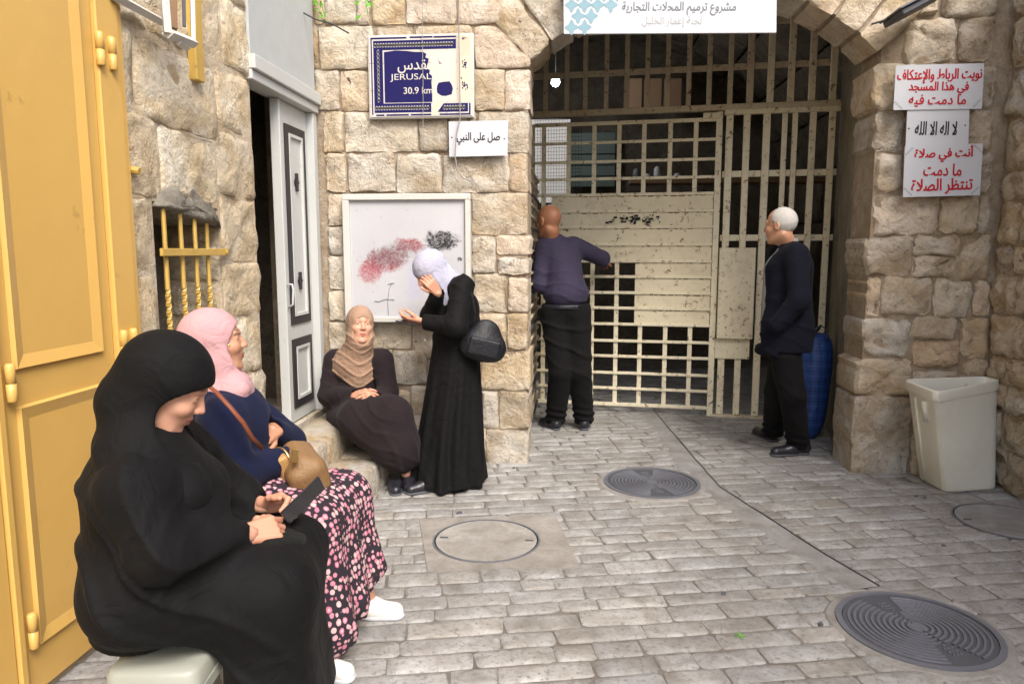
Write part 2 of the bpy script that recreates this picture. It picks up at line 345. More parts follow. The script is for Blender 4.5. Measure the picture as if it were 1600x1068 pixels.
def FU(x, y): p = PY(x, y, 4.68); return (p[0], p[2])
ROWS = [  # pier stones, in the photograph's pixels: x0,y0,x1,y1
 (507,-40,557,37),(559,-42,577,37),(579,-40,633,37),(636,-42,711,37),(714,-45,817,35),
 (500,41,583,107),(587,41,648,107),(651,41,739,107),(743,39,829,107),
 (492,110,529,171),(532,110,577,172),(580,110,660,171),(663,110,737,171),(740,109,787,171),(790,109,832,171),
 (506,175,536,236),(539,175,651,236),(655,175,700,236),(703,175,744,236),(747,175,832,237),
 (510,240,541,299),(544,239,616,298),(620,240,689,300),(692,240,793,299),(796,240,833,299),
 (512,303,537,352),(541,303,640,364),(643,303,733,364),(736,302,833,365),
 (513,355,538,398),(541,368,640,430),(643,368,733,430),(736,370,774,426),(777,368,833,398),(777,401,826,429),
 (514,401,539,452),(541,433,600,496),(603,433,735,496),(739,430,790,487),(793,433,826,487),
 (514,455,540,500),(738,490,789,546),(792,490,823,546),
 (515,503,570,548),(573,500,640,545),(643,500,690,560),(693,503,735,545),
 (515,551,560,602),(563,548,612,606),(615,548,665,600),(668,563,750,610),(753,549,827,610),
 (515,605,575,660),(578,609,640,650),(643,604,750,665),(753,613,778,668),(781,612,827,670),
 (515,663,600,722),(603,655,680,720),(683,668,757,722),(760,673,827,724)]
for i, (x0, y0, x1, y1) in enumerate(ROWS):
    a, b = FU((x0 + x1) / 2, y1)[1], FU((x0 + x1) / 2, y0)[1]
    ym = (y0 + y1) / 2; l, r = FU(x0, ym)[0], FU(x1, ym)[0]
    if y1 > 715: a = -.04
    if x1 > 820: r = XL - .002 + R.uniform(-.012, .012)
    poly = rect(l - .000, a - .000, r + .000, b + .000)
    j = R.uniform(-.02, .02)
    poly = [(p[0] + R.uniform(-.007, .007), p[1] + R.uniform(-.007, .007)) for p in poly]
    if x1 > 820 and b > ZS - .05:       # next to the arch: cut along the voussoirs
        poly = clip(poly, .7, .72, .7 * XL + .72 * (ZS + .02))
        if len(poly) < 3: continue
    side = x1 > 820
    stone(FRONT, poly, M['stone_warm'] if R.random() < .28 else M['stone'], front_wall, d=R.uniform(.010, .022), bulge=.005, rough=.014,
          bev=.004, rnd_=.014, back=-.31 if side else -.04, jit=.0045, step=.05, rings=((.8, .8), (.5, 1.), (.22, 1.)))
# left top above the door
for (x0, y0, x1, y1) in ((488, -45, 505, 36), (486, 40, 497, 107)):
    l, b = FU(x0, y0); r, a = FU(x1, y1); stone(FRONT, rect(l, a, r, b), M['stone_warm'], front_wall, d=.02)
# voussoirs
nv = 13
for k in range(nv):
    t0 = math.radians(135 - 90 * k / nv - .35); t1 = math.radians(135 - 90 * (k + 1) / nv + .35)
    e = R.uniform(.27, .40)
    poly = [(AC + math.cos(t1) * (AR_ - .004), AZ + math.sin(t1) * (AR_ - .004)), (AC + math.cos(t1) * (AR_ + e), AZ + math.sin(t1) * (AR_ + e)),
            (AC + math.cos(t0) * (AR_ + e), AZ + math.sin(t0) * (AR_ + e)), (AC + math.cos(t0) * (AR_ - .004), AZ + math.sin(t0) * (AR_ - .004))]
    stone(FRONT, poly, M['stone_warm'] if R.random() < .6 else M['stone'], front_wall, name='arch_stone', d=R.uniform(.01, .03), bulge=.006, rough=.014, bev=.006, rnd_=.016, back=-.32, jit=.006, step=.06, rings=((.8, .8), (.5, 1.), (.22, 1.)))
PIL = [
 (1413,28,1496,97),(1499,30,1553,96),(1405,-45,1470,24),(1473,-45,1556,27),
 (1367,96,1412,171),(1416,101,1470,171),(1473,101,1554,171),(1365,174,1414,238),(1417,174,1500,238),(1503,174,1552,238),
 (1367,241,1411,300),(1414,241,1480,300),(1483,241,1551,300),
 (1368,303,1468,366),(1471,306,1528,366),(1531,304,1550,366),
 (1352,369,1425,430),(1428,369,1500,398),(1428,401,1498,433),(1503,369,1549,436),
 (1356,433,1375,494),(1378,433,1455,492),(1458,437,1518,494),(1521,439,1547,494),
 (1350,497,1424,557),(1427,495,1500,530),(1427,533,1500,575),(1503,497,1546,560),
 (1338,560,1424,616),(1427,578,1500,620),(1503,563,1545,620),
 (1326,619,1423,742),(1426,623,1510,742),(1513,623,1550,742)]
for (x0, y0, x1, y1) in PIL:
    ym = (y0 + y1) / 2; xm = (x0 + x1) / 2; l, r = FU(x0, ym)[0], FU(x1, ym)[0]; a, b = FU(xm, y1)[1], FU(xm, y0)[1]
    side = x0 < 1370
    if side: l = max(l, XR - .03) if y0 > 100 else l
    if y1 > 735: a = -.04
    poly = [(p[0] + R.uniform(-.012, .012), p[1] + R.uniform(-.010, .010)) for p in rect(l, a, r, b)]
    if b > ZS and l < 2.0:
        poly = clip(poly, -.7, .72, -.7 * XR + .72 * (ZS + .03))
        if len(poly) < 3: continue
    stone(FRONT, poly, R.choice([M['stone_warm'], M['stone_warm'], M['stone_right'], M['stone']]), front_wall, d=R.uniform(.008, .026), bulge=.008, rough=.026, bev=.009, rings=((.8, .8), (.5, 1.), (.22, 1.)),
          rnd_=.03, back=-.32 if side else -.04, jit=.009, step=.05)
def courses(fr, parent, mat, a0, a1, b0, b1, hh, ll, skip=None, **kw):
    b = b0
    while b < b1:
        h = R.uniform(*hh); a = a0 - R.uniform(0, ll[0])
        while a < a1:
            l = R.uniform(*ll); q = rect(max(a, a0) + .006, b + .006, min(a + l, a1) - .006, min(b + h, b1) - .004)
            if q[1][0] - q[0][0] > .06:
                if skip is None or not skip(q[0][0], q[0][1], q[1][0], q[2][1]):
                    q = [(p[0] + R.uniform(-.008, .008), p[1] + R.uniform(-.007, .007)) for p in q]
                    stone(fr, q, mat() if callable(mat) else mat, parent, **kw)
            a += l
        b += h
courses(FRONT, front_wall, lambda: R.choice([M['stone'], M['stone_warm']]), -2.0, XL - .1, 3.16, 4.6, (.24, .34), (.3, .55), d=.02)
courses(FRONT, front_wall, lambda: R.choice([M['stone'], M['stone_warm']]), 1.9, 2.8, 3.2, 4.6, (.24, .34), (.3, .55), d=.03)
courses(FRONT, front_wall, M['stone'], XL, 1.85, 3.46, 4.6, (.24, .34), (.3, .55), d=.02)

# right wall: rough rubble
right_wall = thing('stone_wall', 'weathered brown and grey rubble wall behind the cream bin', 'wall', (2.58, 3.5, 0))
mb = MB(); mb.box((2.58, -3, -.1), (2.9, 4.70, 3.4)); mb.build('mortar', M['mortar'], right_wall)
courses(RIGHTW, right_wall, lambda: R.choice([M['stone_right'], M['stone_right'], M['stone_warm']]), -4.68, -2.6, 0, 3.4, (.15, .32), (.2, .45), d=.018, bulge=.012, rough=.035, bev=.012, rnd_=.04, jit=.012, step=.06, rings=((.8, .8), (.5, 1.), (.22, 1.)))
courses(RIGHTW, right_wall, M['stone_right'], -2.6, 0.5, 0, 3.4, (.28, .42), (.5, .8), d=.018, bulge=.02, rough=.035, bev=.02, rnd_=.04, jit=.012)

# left wall with window niche, door opening
left_wall = thing('stone_wall', 'creamy roughly plastered stone wall between the yellow shutter and the white door', 'wall', (-1.71, 3.1, 0))
NY0, NY1, NZ0, NZ1 = 2.80, 3.34, .75, 1.62
DY0, DZ0, DZ1 = 3.74, .36, 2.30
core = MB()
for (y0, y1, z0, z1) in ((-3, NY0, -.1, 7.5), (NY0, NY1, -.1, NZ0), (NY0, NY1, NZ1, 7.5), (NY1, DY0, -.1, 7.5), (DY0, 4.699, DZ1 + .12, 7.5), (DY0, 4.699, -.1, DZ0 - .02)):
    core.box((-2.05, y0, z0), (-1.71, y1, z1))
core.build('mortar', M['mortar_left'], left_wall)
def skipL(y0, z0, y1, z1):
    return (y1 > NY0 + .02 and y0 < NY1 - .02 and z1 > NZ0 + .02 and z0 < NZ1 - .02) or y0 < 2.3 and z0 < 3.0
LST = [(2.45,2.72,0,.4),(2.72,3.2,0,.36),(3.2,3.72,0,.38),(2.4,2.795,.4,.74),(2.795,3.35,.37,.745),(3.36,3.73,.39,.78),
 (2.4,2.79,.75,1.02),(2.4,2.79,1.03,1.32),(2.4,2.79,1.33,1.63),(3.35,3.735,.79,1.08),(3.35,3.73,1.09,1.36),(3.35,3.735,1.37,1.68),
 (2.4,2.86,1.64,1.95),(2.87,3.34,1.64,1.93),(3.35,3.73,1.69,1.99),(2.4,2.72,1.96,2.27),(2.73,3.36,1.94,2.26),(3.37,3.735,2.0,2.30),
 (2.4,3.0,2.28,2.60),(3.01,3.45,2.28,2.58),(3.46,3.735,2.31,2.63),(2.4,2.8,2.61,2.95),(2.81,3.3,2.59,2.93),(3.31,3.735,2.64,2.95),
 (2.4,3.1,2.96,3.3),(3.11,3.735,2.96,3.3)]
for (y0, y1, z0, z1) in LST:
    e = y1 > 3.72
    q = [(p[0] + R.uniform(-.006, .006), p[1] + R.uniform(-.008, .008)) for p in rect(y0, z0 + .004, y1 + (R.uniform(-.004, .03) if e else -.006), z1 - .004)]
    stone(LEFTW, q, M['stone_left'], left_wall, d=R.uniform(.001, .007), bulge=.005, rough=.014, bev=.004, rnd_=.03, back=-.3 if e else -.04, jit=.007, step=.06, rings=((.8, .8), (.5, 1.), (.22, 1.)))
courses(LEFTW, left_wall, M['stone_left'], 2.4, 4.66, 3.32, 4.6, (.28, .36), (.4, .7), d=.012)
# niche lining
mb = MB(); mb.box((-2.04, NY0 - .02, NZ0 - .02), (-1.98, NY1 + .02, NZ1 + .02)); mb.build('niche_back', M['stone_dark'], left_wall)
for k in range(5):
    z0 = NZ0 + k * .175
    stone((V(0, NY1, 0), V(1, 0, 0), V(0, 0, 1), V(0, -1, 0)), rect(-1.98, z0, -1.715, z0 + .17), M['stone_left'], left_wall, d=.01, bulge=.01, rough=.02, name='niche_stone')
mb = MB(); stone_geo(mb, (V(-1.72, 0, 0), V(0, 1, 0), V(0, 0, 1), V(1, 0, 0)), [(2.80, 1.60), (2.98, 1.575), (3.2, 1.545), (3.36, 1.53), (3.3, 1.60), (3.12, 1.69), (2.98, 1.71), (2.88, 1.68)], d=.035, bulge=.01, rough=.03, bev=.015, rnd_=.02, step=.04, back=-.25)
mb.build('niche_head_stone', M['render_grey'], left_wall, True)
# room behind the door
room = thing('dark_room', 'dark stone room seen through the open half of the white door', 'room', (-2.5, 4.2, .3))
mb = MB()
mb.box((-3.4, 3.0, .2), (-2.06, 5.6, .34)); mb.box((-3.4, 3.0, 2.7), (-2.06, 5.6, 2.9)); mb.box((-3.4, 2.9, .2), (-2.06, 3.0, 2.9)); mb.box((-3.4, 5.6, .2), (-2.06, 5.7, 2.9))
mb.box((-2.06, 4.72, .2), (-2.0, 5.6, 2.9)); mb.box((-2.08, 2.9, .2), (-2.055, 3.73, 2.9)); mb.box((-3.6, 2.9, .2), (-3.4, 5.7, 2.9))
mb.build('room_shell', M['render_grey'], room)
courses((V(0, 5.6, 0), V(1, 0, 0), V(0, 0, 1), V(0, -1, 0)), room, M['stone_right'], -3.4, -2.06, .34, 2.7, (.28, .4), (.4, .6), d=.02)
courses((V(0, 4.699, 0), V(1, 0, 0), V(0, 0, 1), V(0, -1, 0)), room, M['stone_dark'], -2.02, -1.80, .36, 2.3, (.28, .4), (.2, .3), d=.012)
mb = MB(); mb.box((-2.058, 3.72, .30), (-1.70, 4.69, .358)); mb.build('threshold', M['step'], room)

# vestibule, passage behind the gate
pas = thing('covered_passage', 'dim stone vaulted market passage behind the iron gate', 'passage', (.5, 8, 0))
mb = MB()
mb.box((-2.3, 5.03, -.1), (-2.0, 9.8, 4.6)); mb.box((2.75, 6.2, -.1), (3.0, 9.8, 4.6)); mb.box((-2.3, 5.03, 4.4), (3.0, 9.8, 4.7))
mb.box((-2.3, 9.6, -.1), (-.75, 9.8, 4.6)); mb.box((-.75, 9.6, -.1), (-.10, 9.8, 2.05)); mb.box((-.75, 9.6, 3.15), (-.10, 9.8, 4.6)); mb.box((-.10, 9.6, -.1), (3.0, 9.8, 4.6))
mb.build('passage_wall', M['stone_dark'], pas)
mb = MB()
for a in range(14):
    t0, t1 = math.pi * a / 14, math.pi * (a + 1) / 14
    for yy in range(7):
        y0 = 6.5 + yy * .44; y1 = y0 + .43
        fr = (V(.35 + 2.35 * math.cos((t0 + t1) / 2), 0, 1.75 + 2.35 * math.sin((t0 + t1) / 2)), V(math.sin((t0 + t1) / 2), 0, -math.cos((t0 + t1) / 2)), V(0, 1, 0), V(-math.cos((t0 + t1) / 2), 0, -math.sin((t0 + t1) / 2)))
        stone_geo(mb, fr, rect(-.255, y0, .255, y1), d=.03, bulge=.02, rough=.02, back=-.1)
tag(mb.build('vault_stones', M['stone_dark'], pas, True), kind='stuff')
rev = MB(); rev.add([(XR + .01, 5.021, -.05), (3.0, 5.021, -.05), (3.0, 6.25, -.05), (2.13, 6.25, -.05), (XR + .01, 5.021, 4.4), (3.0, 5.021, 4.4), (3.0, 6.25, 4.4), (2.13, 6.25, 4.4)],
        [(0, 3, 2, 1), (4, 5, 6, 7), (0, 1, 5, 4), (1, 2, 6, 5), (2, 3, 7, 6), (3, 0, 4, 7)])
rev.build('reveal_wall', M['render_grey'], pas)
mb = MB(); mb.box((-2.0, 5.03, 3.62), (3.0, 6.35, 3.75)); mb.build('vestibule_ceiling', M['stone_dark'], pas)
mb = MB(); mb.box((-3.5, 12.5, -.1), (3, 12.7, 6))
tag(mb.build('far_wall', M['white_wall'], None), 'bright white far wall glimpsed through the opening at the end of the passage', 'wall')
g = thing('shutter', 'grey green metal shutter deep in the passage left of the middle', 'shutter', (.2, 9.3, 1.6))
p0 = PY(888, 292, 9.2); p1 = PY(962, 205, 9.2)
for k in range(5):
    mb = MB(); h = (p1[2] - p0[2]) / 5; mb.box((p0[0], 9.2, p0[2] + h * k), (p1[0], 9.24, p0[2] + h * (k + 1) - .012), .004); mb.build('slat', M['green_shutter'], g)
g = thing('wooden_crate_board', 'brown boarded box hung high under the passage vault', 'box', (.9, 8.4, 3))
for k in range(3):
    p0 = PY(975 + 31 * k, 172, 8.4); p1 = PY(1004 + 31 * k, 122, 8.4)
    mb = MB(); mb.box((p0[0], 8.4, p0[2]), (p1[0], 8.5, p1[2]), .006); mb.build('board', M['brown_board'], g)
g = thing('market_shelf', 'grey metal shelf rail with pale goods across the dark passage', 'shelf', (1, 7.8, 1.9))
a = PY(985, 282, 7.8); b = PY(1290, 262, 7.8); mb = MB(); mb.box((a[0], 7.8, a[2] - .03), (b[0], 8.1, a[2] + .02), .004); mb.build('shelf_board', M['wood'], g)
for k in range(5):
    x = a[0] + .06 + k * .115 + R.uniform(-.02, .02); h = R.uniform(.05, .14)
    mb = MB(); mb.lathe((x, 7.93, a[2] + .021), [(.03, 0), (.036, h * .3), (.034, h * .8), (.015, h)], 10)
    tag(mb.build('goods_jar', M['paper'] if k % 3 else M['iron'], None, True), 'small jar among the goods on the dark passage shelf', 'jar', 'jars on the passage shelf')
lb = thing('light_bulb', 'lit white bulb hanging high on the left inside the passage', 'lamp', tuple(PY(868, 128, 7.6)))
c = PY(868, 128, 7.6); mb = MB(); mb.lathe(c, [(.004, -.05), (.03, -.038), (.046, -.01), (.040, .02), (.022, .045), (.018, .08)], 24)
em, et, eb = newmat('lit bulb'); eb.inputs['Emission Color'].default_value = (.92, .97, 1, 1); eb.inputs['Emission Strength'].default_value = 9; eb.inputs['Base Color'].default_value = (.9, .9, .9, 1)
mb.build('bulb', em, lb, True)
mb = MB(); mb.tube([c + V(0, 0, .08), c + V(0, 0, .5)], .006, 6); mb.build('cord', M['wire'], lb)
ll = bpy.data.lights.new('bulb_light', 'POINT'); ll.energy = 10; ll.shadow_soft_size = .07; lo = bpy.data.objects.new('bulb_light', ll); COL.objects.link(lo); lo.location = c + V(0, -.12, -.12)

# ------------------------------------------------------------------ pavement
ground = MB(); ground.box((-40, -40, -.3), (40, 60, -.02)); tag(ground.build('ground', M['joint'], None), kind='structure')
pave = thing('pavement', None, None, (0, 3, 0), kind='structure')
mb = MB(); mb.box((-2.0, -2.6, -.02), (2.75, 9.6, -.0065)); mb.build('paving_joint', M['joint'], pave)
MH = [(0.478, 4.335, .285), (1.30, 2.68, .275), (-.427, 3.363, .27), (2.30, 3.86, .27)]
slabQ = [PZ(655, 812)[:2], PZ(868, 806)[:2], PZ(905, 886)[:2], PZ(668, 893)[:2]]
def visible(x, y):
    d = V(x, y, 0) - EYE; q = d @ FW
    if q < .4: return False
    px, py = 800 + FPX * (d @ RT) / q, 534 - FPX * (d @ UP) / q
    return -60 < px < 1660 and py < 1120
pav = []
b = -3.2
while b < 8.2:
    h = R.uniform(.092, .118) if R.random() < .8 else R.uniform(.12, .145); a = -4.5 - R.uniform(0, .3)
    while a < 5:
        l = R.choice([R.uniform(.14, .22), R.uniform(.20, .32), R.uniform(.28, .38)])
        c = FLOOR[1] * (a + l / 2) + FLOOR[2] * (b + h / 2)
        ok = -1.95 < c[0] < 2.8 and -2.6 < c[1] < 9.4 and not any((c[0] - m[0]) ** 2 + (c[1] - m[1]) ** 2 < (m[2] * .6) ** 2 for m in MH)
        if False and (slabQ[3][0] + .1 < c[0] < slabQ[2][0] - .1 and slabQ[3][1] < c[1] < slabQ[0][1]): ok = False
        if ok: pav.append((a, b, l, h, c[0], c[1], visible(c[0], c[1])))
        a += l
    b += h
pav.sort(key=lambda q: (not q[6], q[5] if q[6] else 99 + abs(q[5] - 2)))
rest = MB()
for i, (a, b, l, h, x, y, vis) in enumerate(pav):
    g_ = .0028; q = [(p[0] + R.uniform(-.004, .004), p[1] + R.uniform(-.003, .003)) for p in rect(a + g_, b + g_, a + l - g_, b + h - g_)]
    kw = dict(d=R.uniform(-.003, .002), bev=.0045, bulge=.002, rough=.0018, jit=.003, rnd_=.014, step=.12 if i < 300 else .3, back=-.012, tilt=.010, rings=((.5, 1.),))
    if i < 292: stone(FLOOR, q, M['paver'], pave, name='paving_stone', **kw)
    else: stone_geo(rest, FLOOR, q, **kw)
tag(rest.build('far_paving_stones', M['paver'], pave, True), kind='stuff')
# cement strip with the long joint
path = [PZ(*p)[:2] for p in ((1020, 640), (1072, 702), (1125, 762), (1200, 810), (1290, 868), (1372, 916))]
mb = MB(); P = []; F = []
for i, p in enumerate(path):
    t = nrm(path[min(i + 1, 5)] - path[max(i - 1, 0)]); n = V(-t[1], t[0]); w = .17 + R.uniform(-.02, .02)
    for s_ in (0, .6, 1.0): P.append((p[0] + (-abs(n[0]) * w * s_ if True else 0) , p[1] - abs(n[1]) * w * s_ , .0035 if s_ < 1 else -.004))
for i in range(5):
    for s_ in (0, 1): F.append((i * 3 + s_, i * 3 + 3 + s_, i * 3 + 4 + s_, i * 3 + 1 + s_))
mb.add(P, F); st = mb.build('cement_strip', M['cement'], pave)
if st.data.polygons[0].normal.z < 0: st.data.flip_normals()
mb = MB(); pts = [V(p[0] + .004, p[1] + .003, .004) for p in path]; pts2 = []
for i in range(5):
    for k in range(6): pts2.append(pts[i] + (pts[i + 1] - pts[i]) * k / 6 + V(R.uniform(-.003, .003), R.uniform(-.003, .003), 0))
mb.tube(pts2 + [pts[-1]], .0052, 5, flat=.9)
tag(mb.build('ground_cable', M['wire'], None), 'thin dark cable laid across the paving from the gate to the large manhole cover', 'cable')
mb = MB(); zt = .0075
mb.add([(q[0], q[1], z) for z in (-.015, zt) for q in slabQ], [(3, 2, 1, 0), (4, 5, 6, 7), (0, 1, 5, 4), (1, 2, 6, 5), (2, 3, 7, 6), (3, 0, 4, 7)])
slab = mb.build('cement_slab', M['cement'], pave)
if slab.data.polygons[1].normal.z < 0: slab.data.flip_normals()

def ribbed_cover(c, r, label, turn):
    t = thing('manhole_cover', label, 'manhole cover', (c[0], c[1], .004), 'ribbed round iron manhole covers')
    cc = V(c[0], c[1], 0)
    mb = MB(); n = 36; P = []
    for rr, z in ((1.02, -.01), (1.03, .006), (1.13, .0055), (1.19, -.008)):
        for k in range(n): q = rr * (1 + (.035 * mn.noise(Vector((math.cos(6.283 * k / n) * 2, math.sin(6.283 * k / n) * 2, c[0]))) if rr > 1.05 else 0)); P.append((c[0] + r * q * math.cos(6.283 * k / n), c[1] + r * q * math.sin(6.283 * k / n), z))
    mb.add(P, [(j * n + k, (j + 1) * n + k, (j + 1) * n + (k + 1) % n, j * n + (k + 1) % n) for j in range(3) for k in range(n)])
    o = mb.build('mortar_collar', M['cement'], t)
    if o.data.polygons[40].normal.z < 0: o.data.flip_normals()
    mb = MB(); mb.lathe(cc, [(r * .95, .0), (r * .95, .012), (r * 1.03, .012), (r * 1.03, .0)], 48); mb.build('frame', M['iron'], t, False)
    mb = MB(); mb.lathe(cc, [(r * .94, -.01), (r * .94, .006), (r * .92, .007), (0.002, .007)], 48); mb.build('lid', M['iron_dark'], t)
    k = 0; q = .88
    while q > .10:                       # concentric ribs, broken by a plain band
        a, bb = r * q, r * (q - .042); segs = 40
        for side in (0, 1):
            mb = MB(); P = []; w = .82 if q > .5 else .93
            for j in range(segs + 1):
                an = turn + side * math.pi + (-w + 2 * w * j / segs) * math.pi / 2 * 1.0
                for rr, z in ((a, .0075), (a * .993, .0125), (bb * 1.01, .0125), (bb, .0075)): P.append((c[0] + rr * math.cos(an), c[1] + rr * math.sin(an), z))
            F = [(j * 4 + i, j * 4 + i + 1, j * 4 + 5 + i, j * 4 + 4 + i) for j in range(segs) for i in range(3)]
            mb.add(P, F); mb.build('rib', M['iron'], t)
        q -= .075; k += 1
    for side in (0, 1):                  # plain bands carry fine studs
        mb = MB()
        for i in range(-7, 8):
            for j in range(0, 8):
                x = i * .055; y = (.16 + j * .075); 
                if x * x + y * y > .80 ** 2 or (abs(math.atan2(x, y)) > .13 * (1 if y > .5 else .5)): continue
                an = turn + math.pi / 2 + side * math.pi; px = c[0] + r * (y * math.cos(an) - x * math.sin(an)); py = c[1] + r * (y * math.sin(an) + x * math.cos(an))
                mb.box((px - .005, py - .005, .007), (px + .005, py + .005, .011))
        if mb.v: tag(mb.build('stud', M['iron'], t), kind='stuff')
    mb = MB(); mb.lathe(cc, [(r * .10, .007), (r * .09, .013), (.001, .013)], 20); mb.build('hub', M['iron'], t)
ribbed_cover(MH[0], MH[0][2], 'dark ribbed manhole cover in the middle distance before the gate', .15)
ribbed_cover(MH[1], MH[1][2], 'large ribbed manhole cover nearest the viewer at lower right', .3)
def plain_cover(c, r, label, zb):
    t = thing('inspection_cover', label, 'manhole cover', (c[0], c[1], zb))
    mb = MB(); mb.lathe((c[0], c[1], zb), [(r * .965, 0), (r * .965, .003), (r, .003), (r, 0)], 56); mb.build('ring', M['iron'], t)
    mb = MB(); mb.lathe((c[0], c[1], zb), [(r * .94, -.004), (r * .94, .0025), (r * .93, .003), (.001, .003)], 48); mb.build('lid', M['cement'], t)
    for s_ in (-1, 1):
        mb = MB(); mb.box((c[0] + s_ * r * .80 - .02, c[1] - .006, zb + .003), (c[0] + s_ * r * .80 + .02, c[1] + .006, zb + .0065)); mb.build('lifting_slot', M['iron_dark'], t)
plain_cover(MH[2], .265, 'round cover with thin iron ring set in a square cement slab', zt)
plain_cover(MH[3], .27, 'faint round cover with thin ring in the paving below the bin', .004)
leaf = MB()
for k in range(5):
    c = PZ(1155, 995); an = k * 1.3; leaf.add([c + V(0, 0, .004), c + V(math.cos(an) * .012 - math.sin(an) * .004, math.sin(an) * .012 + math.cos(an) * .004, .012), c + V(math.cos(an) * .028, math.sin(an) * .028, .006), c + V(math.cos(an) * .012 + math.sin(an) * .004, math.sin(an) * .012 - math.cos(an) * .004, .010)], [(0, 1, 2, 3)])
tag(leaf.build('leaf_sprig', M['leaf'], None), 'tiny fresh green sprig fallen on the paving near the large manhole', 'leaf')
for i, (x, y) in enumerate(((717, 802), (1432, 776), (1445, 778), (1474, 853), (1130, 928), (1282, 975), (803, 731))):
    c = PZ(x, y); s_ = .018 if i == 0 else .011; mb = MB(); stone_geo(mb, (c, V(1, 0, 0), V(0, 1, 0), V(0, 0, 1)), [(-s_, -s_ * .6), (s_, -s_ * .5), (s_ * .8, s_ * .7), (-s_ * .5, s_)], d=.006, bev=.003, bulge=.003, jit=.003, rnd_=.004, step=.02, back=-.002)
    tag(mb.build('debris_bit', M['iron_dark'], None), ['dark crumpled scrap lying just above the square cement slab', 'tiny dark bit left of a close pair in front of the bin', 'tiny dark bit right of a close pair in front of the bin', 'small dark spot on the paving right of the cable beyond the large manhole',
        'small dark fleck on the paving above the green sprig', 'small dark fleck on the paving left of the large manhole cover', 'small dark pebble on the paving near the foot of the stone pier'][i], 'litter', 'small bits of litter on the paving')

# ------------------------------------------------------------------ steps
stp = thing('stone_steps', 'two worn limestone steps below the white door beside the seated woman in tan scarf', 'steps', (-1.4, 4, 0))
def block(name, lo, hi, mat):
    mb = MB(); stone_geo(mb, (V(0, 0, 0), V(1, 0, 0), V(0, 1, 0), V(0, 0, 1)), rect(lo[0], lo[1], hi[0], hi[1]), d=hi[2], bev=.016, bulge=.004, rough=.006, jit=.004, rnd_=.03, step=.09, back=lo[2])
    return mb.build(name, mat, stp, True)
for (y0, y1) in ((3.2, 3.72), (3.725, 4.13), (4.135, 4.45)): block('step', (-1.69, y0, -.02), (-1.16, y1, .175), M['step'])
for (y0, y1) in ((3.3, 3.95), (3.955, 4.66)): block('step', (-1.695, y0, .15), (-1.42, y1, .335), M['step'])
block('seat_stone', (-1.415, 4.40, -.02), (-.98, 4.66, .33), M['step'])
ledge = thing('stone_ledge', 'low stone ledge against the wall under the woman in pink scarf', 'ledge', (-1.4, 2.4, 0))
mb = MB(); stone_geo(mb, (V(0, 0, 0), V(1, 0, 0), V(0, 1, 0), V(0, 0, 1)), rect(-1.68, 2.28, -1.22, 2.78), d=.40, bev=.016, bulge=.004, rough=.006, jit=.004, rnd_=.03, step=.09, back=-.01); mb.build('ledge_stone', M['step'], ledge, True)
# ------------------------------------------------------------------ iron gate
GA, GB = V(-.42, 6.42, 0), V(2.17, 6.12, 0)
GU = nrm(GB - GA); GN = V(GU[1], -GU[0], 0)
def GP(x, y): p = on(x, y, GA, GN); return (p - GA) @ GU, p[2]
def gu(x, y): return GP(x, y)[0]
def gv(y, x=980): return GP(x, y)[1]
gate = thing('iron_gate', 'rusty cream painted iron gate of bars and sheet panels closing the arch', 'gate', (.8, 6.3, 0))
def gbar(name, u0, u1, v0, v1, c0, c1, mat, parent, bev=.003):
    mb = MB(); mb.fbox(GA, GU, V(0, 0, 1), GN, (u0, u1), (v0, v1), (c0, c1), bev); return mb.build(name, mat, parent)
zt_, zm = gv(-60), gv(172)
top = gbar('transom', -.02, gu(1312, 172), zm - .035, zm + .012, -.03, .03, M['cream_shaded'], gate)
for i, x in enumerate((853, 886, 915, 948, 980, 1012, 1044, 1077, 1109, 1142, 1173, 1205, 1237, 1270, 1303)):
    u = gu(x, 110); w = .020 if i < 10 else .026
    gbar('bar', u - w, u + w, zm + .012, zt_, -.014, .014, M['cream_shaded'] if i < 11 else M['cream'], top)
for y, x0, x1, t_ in ((112, 832, 1312, .024), (45, 832, 1312, .026)):
    gbar('rail', gu(x0, 112), gu(x1, 112), gv(y) - t_, gv(y) + t_, -.040, -.0145, M['cream_shaded'], top)
# hinged leaf
u0, u1 = gu(832, 200), gu(1129, 200); vb, vt = gv(630), gv(190)
leaf_ = gbar('leaf_frame', u1 - .05, u1, vb - .10, zm - .04, -.02, .02, M['cream'], gate)
gbar('leaf_stile', u0 - .03, u0 + .02, vb, vt, -.02, .02, M['cream'], leaf_)
us = [gu(x, 200) for x in (850, 889, 929, 968, 1007, 1048, 1088)]
for u in us: gbar('bar', u - .019, u + .019, vb, vt, -.012, .008, M['cream'], leaf_)
ys = (192, 222, 252, 279, 304, 330, 355, 382, 408, 432, 457, 481, 506, 532, 556, 582, 606, 631)
for i, y in enumerate(ys):
    t_ = .016 if i in (0, 17) else .0125
    gbar('rail', u0 + .021, u1 - .051, gv(y) - t_, gv(y) + t_, .0085, .026, M['cream'], leaf_)
def rust_shade_line(a, b, v):  # broken rust strip that also paints the shade line below a rail
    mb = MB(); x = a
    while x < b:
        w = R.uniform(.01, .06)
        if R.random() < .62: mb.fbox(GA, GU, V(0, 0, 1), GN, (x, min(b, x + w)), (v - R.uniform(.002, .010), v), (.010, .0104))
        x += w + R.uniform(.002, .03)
    tag(mb.build('rust_shade_streak', M['rust'], leaf_), kind='stuff')
